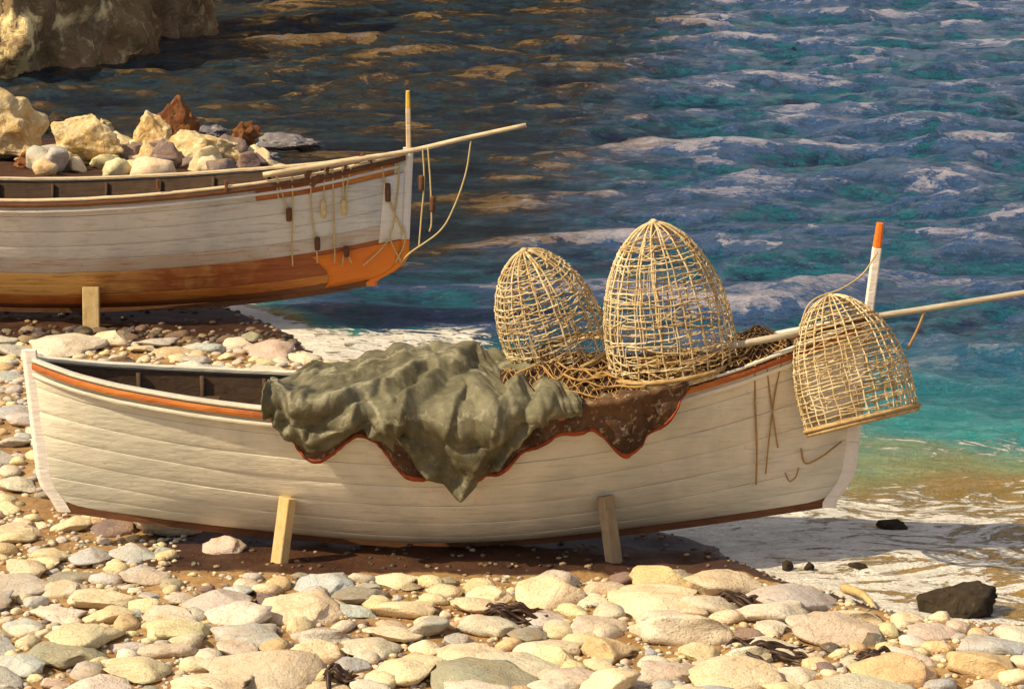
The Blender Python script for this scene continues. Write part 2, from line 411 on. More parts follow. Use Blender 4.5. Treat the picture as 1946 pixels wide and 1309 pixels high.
def build_water():
    x = axis(-13, 13, .07, -500, 500, 1.3)
    ys = [-3.0]; s = .045
    while ys[-1] < 62: ys.append(ys[-1]+s); s = .045+.0032*max(ys[-1], 0)
    while ys[-1] < 900: s *= 1.3; ys.append(ys[-1]+s)
    y = np.array([-60, -30, -15, -8, -5, -3.6]+ys)
    X, Y = np.meshgrid(x, y)
    d = sdist(X, Y)
    r = np.random.RandomState(5)
    wx = X+.5*noise(X*.35, Y*.35, 1); wy = Y+.5*noise(X*.35, Y*.35, 7)
    H = np.zeros(X.shape)
    for i in range(40):
        L = .38*(1.062**i); th = R(98)+r.normal()*.62        # direction of travel, towards the beach
        k = 2*math.pi/L; ph = (wx*math.cos(th)+wy*math.sin(th))*k+r.uniform(0, 6.28)
        env = .5+.9*np.clip(noise(X/L*.22+i*3.1, Y/L*.22, i)*1.3+.2, 0, 1)
        H += .0185*L**.92*env*(1-2*np.abs(np.sin(ph/2))**1.2)*.8
    H += .03*(1-np.abs(fbm(X*1.0, Y*1.6, 5, 4))*2)
    H -= float(np.mean(H[(np.abs(X) < 12) & (Y > 8) & (Y < 50)]))
    inner = (1-sstep(11, 20, np.abs(X)))*(1-sstep(58, 90, Y))
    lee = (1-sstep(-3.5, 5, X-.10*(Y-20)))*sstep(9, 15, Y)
    calm = (.16+.84*sstep(0, 8, d))*(1-.12*lee)
    # small broken surges rolling over the shallows
    crest = np.clip(.5+H/(2.2*max(1e-6, float(H[(np.abs(X) < 12) & (Y > 8) & (Y < 50)].std()))*2)-float(H.mean())*0, 0, 1)
    crest = crest-float(np.median(crest[(np.abs(X) < 12) & (Y > 8) & (Y < 50)]))+.5
    surge = .035*np.clip(np.sin(d*2.6+2.2*noise(X*.5, Y*.5, 4)*2)*1.0-.1, 0, 1)*np.exp(-((d-1.6)/2.4)**2)
    swash = .012*fbm(X*3, Y*3, 2, 4)*np.exp(-np.clip(d, 0, 9)/2)
    Z = WZ + (H*calm+surge+swash)*inner + .012
    # depth 0..1 : broad sandy shelf on the right, steep on the left
    shelf = np.clip((Y+ .25*X - 1.6 + 1.1*fbm(X*.35, Y*.3, 8, 3))/9.5, 0, 1)
    steep = np.clip(d/.9+.3*fbm(X, Y, 2, 3), 0, 1)
    rt = sstep(.6, 2.6, X - .12*np.clip(Y-2, 0, 40))
    dep = steep*(1-rt)+shelf*rt
    dep = np.where(Y > 11, np.maximum(dep, sstep(9, 16, Y)), dep)
    foam = 1.2*np.exp(-np.clip(d, 0, 50)/.40)
    foam = np.maximum(foam, (.94-.05*np.clip(X-1, 0, 9))*np.exp(-((Y-.9)/2.7)**4)*sstep(.8, 1.4, X))
    foam = np.maximum(foam, .72*np.exp(-((Y-4.2)/1.2)**2)*sstep(1.5, 3.0, X))
    foam = np.maximum(foam, .90*np.exp(-((Y-8.0)/1.7)**4)*sstep(-3, -2.4, X)*(1-sstep(-.5, .5, X)))
    foam = np.maximum(foam, .42*np.exp(-((Y-5.5)/2.5)**2)*sstep(2, 3.2, X))
    foam = foam*(1-sstep(14, 22, Y))
    o = grid_mesh('sea_water', X, Y, Z, M['water'], {'depth': dep, 'foam': foam, 'dark_tone': lee, 'crest': crest})
    return tag(o, kind='structure')
def m_water():
    t = NT('sea_water'); g = t.n('NewGeometry'); pos = g.outputs['Position']
    dep = t.n('Attribute', attribute_name='depth').outputs['Fac']; fo = t.n('Attribute', attribute_name='foam').outputs['Fac']
    mp = t.n('Mapping'); t.l(pos, mp.inputs[0]); mp.inputs['Scale'].default_value = (1, 1.6, 1); mp.inputs['Rotation'].default_value = (0, 0, R(-6))
    w = mp.outputs[0]
    n0 = t.noise(w, .35, 4, .6, 1.2); n1 = t.noise(w, 1.1, 5, .65, 1.6); n2 = t.noise(w, 4.2, 5, .7, 1.2); n3 = t.noise(w, 12, 4, .7, .6)
    dv = t.math('ADD', dep, t.math('MULTIPLY', t.math('SUBTRACT', n1, .5), .22))
    c = t.ramp(dv, [(0.0, (.40, .24, .05)), (.16, (.30, .20, .045)), (.30, (.24, .30, .13)), (.45, (.04, .27, .26)), (.68, (.012, .13, .20)), (1.0, (.008, .038, .085))])
    deepm = t.ramp(dv, [(.55, 0.0), (.9, 1.0)]); dark_tone = t.n('Attribute', attribute_name='dark_tone').outputs['Fac']  # lee mask picks the palette with the painted cliff reflection
    # choppy facets of water, with sky and cliff reflections painted into their tones
    def facets(scl, dist, sy):
        m2 = t.n('Mapping'); t.l(pos, m2.inputs[0]); m2.inputs['Scale'].default_value = (scl, scl*sy, .4); m2.inputs['Rotation'].default_value = (0, 0, R(-8))
        nz = t.n('TexNoise'); t.l(m2.outputs[0], nz.inputs['Vector']); nz.inputs['Scale'].default_value = 1.3; nz.inputs['Detail'].default_value = 5; nz.inputs['Roughness'].default_value = .65
        ad = t.n('VectorMath', operation='MULTIPLY_ADD'); t.l(nz.outputs['Color'], ad.inputs[0]); ad.inputs[1].default_value = (dist, dist, 0); t.l(m2.outputs[0], ad.inputs[2])
        vo = t.n('TexVoronoi', feature='F1'); t.l(ad.outputs[0], vo.inputs['Vector']); vo.inputs['Scale'].default_value = 1.0
        sp = t.n('SeparateColor'); t.l(vo.outputs['Color'], sp.inputs[0]); return sp.outputs[0], sp.outputs[1], vo.outputs['Distance']
    r1, g1, d1 = facets(.85, 1.7, 1.1); r2, g2, d2 = facets(2.3, 1.5, 1.2)
    val = t.math('ADD', t.math('MULTIPLY', r1, .5), t.math('MULTIPLY', r2, .5))
    crest = t.n('Attribute', attribute_name='crest').outputs['Fac']
    val = t.math('ADD', t.math('MULTIPLY', t.math('SUBTRACT', val, .5), .55), .50)
    val = t.math('ADD', val, t.math('MULTIPLY', t.math('SUBTRACT', crest, .5), .50))
    val = t.math('ADD', val, t.math('MULTIPLY', t.math('SUBTRACT', n2, .5), .42))
    val = t.math('ADD', val, t.math('MULTIPLY', t.math('SUBTRACT', n3, .5), .38))
    openc = t.ramp(val, [(.12, (.006, .010, .06)), (.26, (.008, .05, .085)), (.38, (.010, .12, .17)), (.46, (.010, .035, .10)), (.56, (.05, .10, .19)), (.66, (.02, .07, .20)), (.70, (.11, .15, .24)), (.78, (.26, .26, .34)), (.85, (.34, .33, .40)), (.98, (.46, .43, .48))])  # mauve stops paint sky reflection on the crests into the water colour
    lee_refl = t.ramp(val, [(.15, (.004, .005, .016)), (.32, (.010, .022, .022)), (.42, (.006, .010, .03)), (.52, (.018, .05, .065)), (.60, (.022, .016, .010)), (.70, (.05, .035, .02)), (.80, (.24, .145, .05)), (.86, (.10, .07, .04)), (.93, (.30, .19, .08)), (.98, (.12, .14, .2))])  # near-black and ochre stops paint the cliffs' reflection and sunlit glints
    wz = t.ramp(t.math('ADD', dark_tone, t.math('MULTIPLY', t.math('SUBTRACT', n1, .5), .9)), [(.25, 0.0), (.6, 1.0)])
    v1 = t.mix(wz, openc, lee_refl)
    c = t.mix(deepm, c, v1)
    # foam : broken torn white lace
    mf = t.n('Mapping'); t.l(pos, mf.inputs[0]); mf.inputs['Scale'].default_value = (1.0, 1.9, 1); mf.inputs['Rotation'].default_value = (0, 0, R(9))
    f1 = t.noise(mf.outputs[0], 1.25, 8, .66, 3.6); f2 = t.noise(mf.outputs[0], 5, 5, .7, 3.0)
    ff = t.math('ADD', t.math('MULTIPLY', f1, .75), t.math('MULTIPLY', f2, .25))
    fm = t.math('SUBTRACT', t.math('ADD', t.math('MULTIPLY', fo, .62), ff), .955)
    mask = t.ramp(t.math('MULTIPLY', fm, 10), [(0.0, 0.0), (.5, 1.0)])
    fcol = t.mix(n2, (.90, .86, .78), (.80, .74, .62))
    c = t.mix(mask, c, fcol)
    h = t.math('ADD', t.math('MULTIPLY', t.math('ADD', d1, t.math('MULTIPLY', d2, .45)), .55), t.math('ADD', t.math('MULTIPLY', n1, .7), t.math('ADD', t.math('MULTIPLY', n2, .5), t.math('MULTIPLY', n3, .14))))
    b1 = t.bump(h, 1.0, .13)
    b2 = t.bump(t.math('ADD', t.math('MULTIPLY', mask, .7), t.math('MULTIPLY', f2, .6)), .9, .07, b1)
    rg = t.math('ADD', .12, t.math('MULTIPLY', mask, .7))
    m = t.fin(c, rg, b2, .5); t.b.inputs['IOR'].default_value = 1.33
    return m
M['water'] = m_water()
build_water()

# ------------------------------------------------------------------ rocks
def ico(sub):
    import bmesh
    bm = bmesh.new(); bmesh.ops.create_icosphere(bm, subdivisions=sub, radius=1)
    V = np.array([v.co[:] for v in bm.verts]); F = [[v.index for v in f.verts] for f in bm.faces]; bm.free(); return V, F
ICO = {k: ico(k) for k in (1, 2, 3, 4, 5, 6)}
def rock_verts(sub, seed, cuts=9, rough=.1, lo=.55, freq=2.0, hi=.9):
    V, F = ICO[sub]; V = V.copy(); r = np.random.RandomState(seed)
    for i in range(cuts):
        n = r.normal(size=3); n /= np.linalg.norm(n); dd = r.uniform(lo, hi)
        k = V@n; over = np.clip(k-dd, 0, None); V -= np.outer(over*.93, n)
    o = r.uniform(0, 90, 3)
    dsp = fbm(V[:, 0]*freq+o[0], V[:, 1]*freq+o[1], V[:, 2]*freq+o[2], 5 if sub > 3 else 3)*rough
    V = V*(1+dsp[:, None])
    return V, F
def rock(name, mat, px, size, seed, label, cat='rock', group=None, sub=5, rough=.22, cuts=16, z=None, rot=0, sink=.25, freq=2.4, lo=.44):
    """px: photograph pixel of the foot; size: metres"""
    zz = WZ if z is None else z
    p = P(px[0], px[1], z=zz); V, F = rock_verts(sub, seed, cuts, rough, lo, freq)
    V = V*np.array(size)/2; c, s = math.cos(rot), math.sin(rot)
    V = np.stack([V[:, 0]*c-V[:, 1]*s, V[:, 0]*s+V[:, 1]*c, V[:, 2]], -1)
    mb = MB(); mb.add(V, F); o = mb.build(name, mat, smooth=True)
    o.location = (p[0], p[1]+size[1]*.45, zz+size[2]*(.5-sink))
    return tag(o, label, cat, group)

for i, (u, v, w, h, m, l) in enumerate([
    (222, 318, .5, .42, 'ochrerock', 'pale yellow rock between the wide notched boulder and the red-brown one'), (345, 318, .5, .38, 'greyrock', 'dark grey rock in the shade right of the red-brown boulder'),
    (425, 322, .6, .42, 'ochrerock', 'cream rock at the right shoulder of the broad flat-topped one'), (60, 338, .6, .36, 'brownrock', 'low brown rock at the foot of the biggest ochre boulder'),
    (500, 318, .42, .24, 'greyrock', 'grey stone just above the far boat\'s gunwale before the low slate rock'), (575, 292, .5, .2, 'greyrock', 'flat grey stone awash, farthest right of the shore rocks'),
    (150, 275, .6, .3, 'darkrock', 'black wet rock just above the notched yellow boulder'), (250, 285, .5, .26, 'darkrock', 'black wet rock left of the red-brown boulder\'s tip')]):
    LATE = globals().setdefault('LATE', []); LATE.append((m, (u, v), (w, w*.9, h), 160+i, l))
# sea cliff at the top left : one craggy mass standing in the water
def cliff():
    mb = MB()
    specs = [((-60, 150), (5.6, 6.5, 8.5), 21, .2), ((60, 120), (4.0, 5.0, 7.4), 22, .2), ((215, 92), (3.5, 5.0, 8.2), 23, -.3), ((300, 70), (2.4, 4.5, 9.0), 25, .5), ((-250, 150), (6, 9, 12), 26, 0)]
    for (u, v), size, seed, rot in specs:
        V, F = rock_verts(6, seed, 22, .24, .5, 2.6)
        V = V*np.array(size)/2; p = P(u, v, z=WZ)
        V = V + np.array([p[0], p[1]+size[1]*.45, WZ+size[2]*.02])
        mb.add(V, F)
    tag(mb.build('cliff', M['cliff']), kind='structure')
cliff()
def headland():
    x = np.linspace(-75, 9, 220); y = np.linspace(46, 110, 150); X, Y = np.meshgrid(x, y)
    front = 56+5*noise(X*.06, 3.3, 1)+3*noise(X*.2, 1.3, 5)+.02*(X+20)**2*.3
    ridge = (26+9*noise(X*.07, 9, 2))*(1-sstep(-6, 9, X))+.5
    Z = WZ-2+(ridge+2)*sstep(0, 9, Y-front)*(1-sstep(28, 45, Y-front)*.5)
    Z += 1.6*fbm(X*.25, Y*.25, 4, 5)*sstep(-2, 4, Y-front)
    X2 = X+1.5*fbm(X*.3, Y*.1, Z*.3, 4)
    tag(grid_mesh('headland', X2, Y, Z, M['headland']), kind='structure')
headland()

G = 'rocks on the shore behind the far boat'
rock('boulder', M['ochrerock'], (-10, 332), (1.62, 1.7, 1.25), 31, 'big rounded ochre boulder at the left edge behind the far boat', 'boulder', G, rough=.16, sink=.12)
rock('boulder', M['ochrerock'], (158, 336), (1.25, 1.1, 1.02), 32, 'wide yellow boulder with a notched top, right of the biggest ochre boulder', 'boulder', G, sink=.1)
rock('boulder', M['brownrock'], (322, 316), (.70, .7, .92), 141, 'pointed red-brown boulder with a pale left flank, tallest above the far boat', 'boulder', G, sink=.05, lo=.42)
rock('rock', M['ochrerock'], (292, 318), (.60, .55, .92), 238, 'upright pale yellow rock leaning on the pointed red-brown boulder', 'rock', G, sink=.05, lo=.42)
rock('rock', M['ochrerock'], (283, 336), (.68, .6, .50), 39, 'pale yellow rock right under the pointed red-brown boulder', 'rock', G, sink=.1)
rock('rock', M['ochrerock'], (378, 336), (1.05, .8, .72), 40, 'broad flat-topped cream rock in the middle of the row behind the far boat', 'rock', G, sink=.1)
rock('rock', M['brownrock'], (462, 292), (.5, .4, .5), 41, 'small brown rock with a yellow top near the right end of the row', 'rock', G, sink=.1)
rock('rock', M['greyrock'], (535, 298), (.9, .7, .34), 42, 'low slate-grey rock at the right end of the row, at the water', 'rock', G, sink=.1)
rock('rock', M['greyrock'], (225, 330), (.38, .4, .40), 43, 'dark violet-grey rock wedged between two yellow rocks', 'rock', G, sink=.1)
rock('rock', M['greyrock'], (95, 340), (.50, .4, .30), 44, 'dark grey rock in front of the biggest ochre boulder, just over the far gunwale', 'rock', G, sink=.1)
rock('rock', M['greyrock'], (400, 265), (.42, .4, .2), 45, 'pale grey flat stone in the shallows above the cream rock', 'rock', G, sink=.1)
rock('rock', M['greyrock'], (375, 290), (.40, .4, .22), 46, 'grey flat stone right beside the pointed red-brown boulder', 'rock', G, sink=.1)
rock('rock', M['ochrerock'], (200, 262), (.26, .3, .3), 47, 'little pale rock sticking out of dark water behind the wide yellow boulder', 'rock', G, sink=.1)
rock('rock', M['darkrock'], (115, 262), (.95, .7, .42), 48, 'low black rock in dark water behind the biggest ochre boulder', 'rock', G, sink=.2)
rock('rock', M['ochrerock'], (470, 325), (.45, .4, .2), 49, 'small yellow rock last in the row before the grey one', 'rock', G, sink=.1)
for i, (u, v, w, l) in enumerate([(425, 302, .20, 'tiny pale pebble-like rock under the brown rock with a yellow top'), (440, 318, .22, 'tiny pink-grey rock just over the gunwale near the row end'), (340, 304, .26, 'tiny pale rock right below the red-brown boulder'), (490, 300, .2, 'tiny pale rock leaning on the low slate-grey rock')]):
    rock('rock', M['greyrock'], (u, v), (w, w, w*.5), 60+i, l, 'rock', G, sub=3, sink=.1)

for m, px_, sz, sd_, l in LATE: rock('rock', M[m], px_, sz, sd_, l, 'rock', G, sink=.1)
GS = 'dark rocks in the surf'
rock('boulder', M['darkrock'], (1815, 1180), (.58, .48, .42), 71, 'biggest black wet boulder in the foam at the lower right', 'boulder', GS, sink=.36, rough=.14)
rock('rock', M['darkrock'], (1698, 1020), (.27, .2, .13), 52, 'blocky dark brown rock washed by foam under the bow', 'rock', GS, sub=3, sink=.1)
rock('rock', M['darkrock'], (1497, 1092), (.12, .1, .10), 53, 'leftmost of the small dark stones at the foam edge', 'rock', GS, sub=3, sink=.1)
rock('rock', M['darkrock'], (1536, 1093), (.09, .1, .10), 54, 'small dark stone close beside the leftmost one at the foam edge', 'rock', GS, sub=3, sink=.1)
rock('rock', M['darkrock'], (1635, 1094), (.17, .13, .11), 55, 'small dark stone midway between the foam edge stones and the black boulder', 'rock', GS, sub=3, sink=.1)
mb = MB(); a = P(1600, 1115, z=WZ+.05); b = P(1668, 1162, z=WZ+.05)
mb.tube(catmull([a, (a+b)/2+np.array([.02, 0, .03]), b], 5), [.020, .034, .028, .033, .025, .03, .022, .026, .018, .016, .008], 7)
tag(mb.build('driftwood', M['plankwood'], origin=a), 'short yellow piece of driftwood lying across the foam edge', 'driftwood')

# ------------------------------------------------------------------ beach stones
PAL = {'c': (.76, .63, .41), 'g': (.54, .50, .43), 'b': (.48, .49, .47), 'p': (.62, .50, .38), 'y': (.72, .62, .37), 'o': (.68, .49, .27),
       'd': (.10, .09, .08), 'w': (.70, .62, .48), 'v': (.22, .16, .15), 's': (.33, .31, .23)}
hand = [(450, 1135, 84, 'b'), (343, 1138, 76, 'p'), (284, 1132, 56, 'b'), (190, 1145, 160, 'c'), (672, 1140, 120, 's'), (560, 1172, 190, 'c'), (610, 1215, 150, 'g'),
        (765, 1165, 150, 'c'), (905, 1160, 140, 'c'), (1045, 1145, 190, 'c'), (1128, 1148, 96, 'w'), (1235, 1150, 230, 'c'), (1350, 1158, 130, 'w'), (1468, 1180, 150, 'w'),
        (1290, 1215, 260, 'w'), (1130, 1195, 130, 'p'), (330, 1210, 150, 'y'), (160, 1225, 190, 'y'), (245, 1172, 60, 'b'), (470, 1215, 190, 'g'), (510, 1290, 260, 'p'), (700, 1240, 150, 'w'),
        (775, 1290, 180, 'y'), (880, 1250, 150, 'c'), (985, 1275, 170, 'w'), (1095, 1300, 150, 'p'), (1138, 1265, 90, 'y'), (1395, 1300, 230, 'c'), (1570, 1215, 210, 'p'), (1690, 1290, 190, 'o'),
        (1862, 1275, 200, 'o'), (1655, 1228, 80, 'd'), (1580, 1240, 60, 'd'), (45, 1195, 90, 'b'), (35, 1270, 110, 'b'), (105, 1300, 90, 'p'), (255, 1290, 180, 'y'), (1935, 1225, 110, 'w'), (1760, 1215, 110, 'p'),
        (1260, 1290, 150, 'p'), (1510, 1290, 120, 'w'), (1010, 1215, 90, 's'), (30, 790, 100, 'b'), (20, 850, 90, 'g'), (30, 930, 110, 'w'), (35, 1010, 100, 'c'), (135, 1005, 90, 'c'), (170, 1062, 110, 'b'),
        (80, 1075, 90, 'y'), (330, 1005, 230, 'w'), (215, 1010, 110, 'v'), (250, 1058, 120, 'b'), (420, 1050, 100, 'p'), (115, 672, 160, 'w'), (25, 672, 110, 'g'), (300, 662, 90, 'g'), (390, 668, 90, 'b'), (342, 690, 50, 'y'),
        (430, 688, 40, 'y'), (510, 680, 130, 'p'), (228, 700, 80, 'v'), (180, 700, 60, 'o'), (600, 670, 40, 'r'), (15, 720, 100, 'b'), (480, 650, 60, 's'), (1290, 1100, 60, 's'), (575, 1108, 50, 's'), (850, 1108, 50, 's'), (780, 1120, 60, 's'), (660, 700, 30, 'r')]
PAL['r'] = (.30, .07, .03)
VAR = []
for i in range(18):
    V, F = rock_verts(3, 100+i, 18, .17, .42, 2.1, .82)
    me = bpy.data.meshes.new('stone'); me.from_pydata([tuple(p) for p in V], [], F); me.materials.append(M['stone'])
    me.polygons.foreach_set('use_smooth', [True]*len(F)); VAR.append(me)
placed = []
def put_stone(x, y, rx, ry, rz, colr, rot, k):
    z = beach_h(np.array([[x]]), np.array([[y]]))[0][0, 0]
    o = bpy.data.objects.new('stone', VAR[k]); link(o, beach)
    o.location = (x, y, z+rz*.28); o.scale = (rx, ry, rz); o.rotation_euler = (rng.uniform(-.12, .12), rng.uniform(-.12, .12), rot)
    o.color = tuple(colr)+(1,)
def vary(c, a=.14):
    k = 1+rng.uniform(-a, a); return tuple(min(.9, max(.01, q*k*(1+rng.uniform(-.05, .05)))) for q in c)
for (u, v, w, c) in hand:
    p = P(u, v-8, z=.03); s = w/2/ (FPX/np.linalg.norm(p-CAM)); 
    placed.append((p[0], p[1], s*.92)); put_stone(p[0], p[1], s*1.16, s*rng.uniform(.85, 1.15), s*rng.uniform(.28, .4)+.01, vary(PAL[c], .06), rng.uniform(-.5, .5), rng.randrange(18))
cand = []
keys = 'cccccgggbbppyyywwwwooosv'
def try_fill(n, r0, r1, x0, x1, y0, y1, lim, tight=.86):
    k = 0
    for _ in range(n):
        x = rng.uniform(x0, x1); y = rng.uniform(y0, y1); r = r0*(r1/r0)**(rng.random()**1.3)
        if any((x-a)**2+((y-b)*1.15)**2 < ((r+q)*tight)**2 for a, b, q in placed): continue
        placed.append((x, y, r)); cand.append((x, y, r)); k += 1
        if k >= lim: break
for k in range(46):
    u = rng.uniform(60, 545); v = rng.uniform(292, 338); p = P(u, v, z=-.02); w = rng.uniform(.16, .36)
    put_stone(p[0], p[1], w, w*.9, w*rng.uniform(.6, .95), vary(PAL[rng.choice('yyoocgvv')]), rng.uniform(0, 3), rng.randrange(18))
def on_land(x, y): return True
try_fill(2500, .17, .36, -4.4, 4.6, -3.3, -.1, 110, .68)
try_fill(3000, .09, .17, -4.4, 4.6, -3.3, .0, 170, .72)
try_fill(1200, .10, .26, -5.6, -1.4, 5.2, 8.4, 60)
try_fill(1500, .10, .24, -5.4, -2.4, .0, 5.2, 60, .78)
try_fill(6000, .035, .08, -4.4, 4.6, -3.2, .1, 900)
try_fill(3000, .035, .09, -5.6, -1.6, 5.4, 8.6, 500, .75)
try_fill(2500, .035, .09, -5.4, -2.3, .0, 5.4, 400, .75)
xs = np.array([c[0] for c in cand]); ysb = np.array([c[1] for c in cand])
dd = sdist(xs, ysb)
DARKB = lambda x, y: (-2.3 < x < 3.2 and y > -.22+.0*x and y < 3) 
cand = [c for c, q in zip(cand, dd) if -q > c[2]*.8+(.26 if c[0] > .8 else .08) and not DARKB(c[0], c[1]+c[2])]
cand.sort(key=lambda c: -c[2])
nbig = 300-len(hand)-46
for (x, y, r) in cand[:nbig]:
    put_stone(x, y, r*rng.uniform(1.1, 1.4), r*rng.uniform(.85, 1.1), r*rng.uniform(.32, .5), vary(PAL[rng.choice(keys)]), rng.uniform(-.7, .7), rng.randrange(18))
# the rest, too small to pick apart
rest = cand[nbig:]
for _ in range(9500):
    x = rng.uniform(-4.6, 4.8); y = rng.uniform(-3.3, 1.6); rest.append((x, y, rng.uniform(.008, .03)))
for _ in range(2200):
    x = rng.uniform(-6, -1.5); y = rng.uniform(4.8, 11); rest.append((x, y, rng.uniform(.012, .04)))
rx_ = np.array([c[0] for c in rest]); ry_ = np.array([c[1] for c in rest]); hz, dz = beach_h(rx_[None], ry_[None]); hz = hz[0]; dz = dz[0]
PV = []; PF = []; PC = []; nb = 0
pv = [rock_verts(2, 300+i, 7, .06, .6, 1.5) for i in range(8)]; pv1 = [rock_verts(1, 320+i, 5, .05, .65, 1.5) for i in range(8)]
for i, (x, y, r) in enumerate(rest):
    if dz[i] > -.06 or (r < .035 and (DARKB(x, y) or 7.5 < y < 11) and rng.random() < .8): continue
    V, F = (pv if r > .045 else pv1)[i % 8]; a = rng.uniform(0, 6.28); c, s = math.cos(a), math.sin(a)
    W = V*np.array([r*1.15, r*.9, r*.55]); W = np.stack([W[:, 0]*c-W[:, 1]*s, W[:, 0]*s+W[:, 1]*c, W[:, 2]], -1)+np.array([x, y, hz[i]+r*.15])
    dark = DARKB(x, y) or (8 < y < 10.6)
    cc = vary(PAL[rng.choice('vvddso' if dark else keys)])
    if dark: cc = tuple(q*.45 for q in cc)  # pebbles in the painted shade bands darkened to match
    PV.append(W); PF += [[k+nb for k in f] for f in F]; PC.append(np.tile(np.array(cc+(1,)), (len(V), 1))); nb += len(V)
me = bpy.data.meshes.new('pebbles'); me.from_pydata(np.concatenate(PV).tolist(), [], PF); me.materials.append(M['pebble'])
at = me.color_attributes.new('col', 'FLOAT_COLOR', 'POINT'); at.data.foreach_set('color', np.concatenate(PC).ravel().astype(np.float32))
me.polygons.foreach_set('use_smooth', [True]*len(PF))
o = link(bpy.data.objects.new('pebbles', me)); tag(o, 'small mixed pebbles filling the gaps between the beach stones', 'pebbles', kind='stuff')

M['dark_tone'] = m_plain('dark_seaweed', (.02, .010, .008), (.06, .03, .015), 20, .45)
for (u, v, w, l) in [(965, 1165, 90, 'dark seaweed tuft among cream stones below the tallest trap'), (1400, 1140, 110, 'long dark seaweed strand between pale slabs at the lower right'), (1445, 1235, 120, 'dark seaweed strand crossing the sand beside the big pink stone'),
                     (1660, 1255, 70, 'small dark seaweed tuft near the lower right corner'), (640, 1290, 50, 'small dark seaweed tuft at the bottom edge left of centre')]:
    r_ = random.Random(int(u)); c0 = P(u, v, z=.05); mb = MB(); L = w/279
    for k in range(13):
        a0 = r_.uniform(-.7, .3); pts = []
        x, y = c0[0]+r_.uniform(-L/2, 0), c0[1]+r_.uniform(-.08, .08); a = a0
        for q in range(7):
            z = float(beach_h(np.array([[x]]), np.array([[y]]))[0][0, 0]); pts.append((x, y, z+.06+r_.uniform(0, .05)*math.sin(q))); x += L/7*math.cos(a); y += L/5*math.sin(a); a += r_.uniform(-.5, .5)
        mb.tube(catmull(pts, 3), [max(.004, .017*math.sin(math.pi*min(1, (i+1)/20))) for i in range(19)], 5)
    tag(mb.build('seaweed', M['dark_tone'], origin=c0), l, 'seaweed', 'seaweed on the stones')
# ------------------------------------------------------------------ boats
class Hull:
    def __init__(s, x0, x1, yc, beam, keel, sheer, rake0=0.1, rake1=-.12, rnd=.25):
        s.x0, s.x1, s.yc, s.b, s.keel, s.sheer, s.r0, s.r1, s.rnd = x0, x1, yc, beam/2, s._sm(keel), s._sm(sheer), rake0, rake1, rnd
    def zg(s, t): return np.interp(t, *s.sheer)
    def zk(s, t): return np.interp(t, *s.keel)
    def _sm(s, pts):
        c = catmull([(a, b) for a, b in pts], 10); c = np.array(c); return c[:, 0], c[:, 1]
    def pt(s, t, h, side, off=0.0):
        """t 0..1 stern to bow, h 0..1 keel to gunwale, side -1 near the camera"""
        bev = max(0, 1-h/.22)**2
        xa = s.x0+s.r0*(1-h)+s.rnd*bev; xb = s.x1+s.r1*(1-h)-s.rnd*bev
        x = xa+(xb-xa)*t
        q = abs(2*t-1); B = s.b*(1-q**2.15)**.80
        e = .42+.62*q**2.0
        zk = s.zk(t); zg = s.zg(t)
        y = B*h**e
        # outward offset normal to the section, roughly
        dy = off*(.35+.65*min(1, h*1.6)); dz = -off*.7*max(0, 1-h*1.6)
        return np.array([x, s.yc+side*(y+.028+dy), zk+(zg-zk)*h+dz])
    def t_at(s, x, h=1.0):
        xa = s.x0+s.r0*(1-h); xb = s.x1+s.r1*(1-h); return (x-xa)/(xb-xa)
    def y_out(s, x, z):
        """near-side outer y of the hull at x, z"""
        t = float(np.clip(s.t_at(x, .6), .001, .999)); h = float(np.clip((z-s.zk(t))/(s.zg(t)-s.zk(t)), .02, 1))
        return s.pt(t, h, -1)[1]
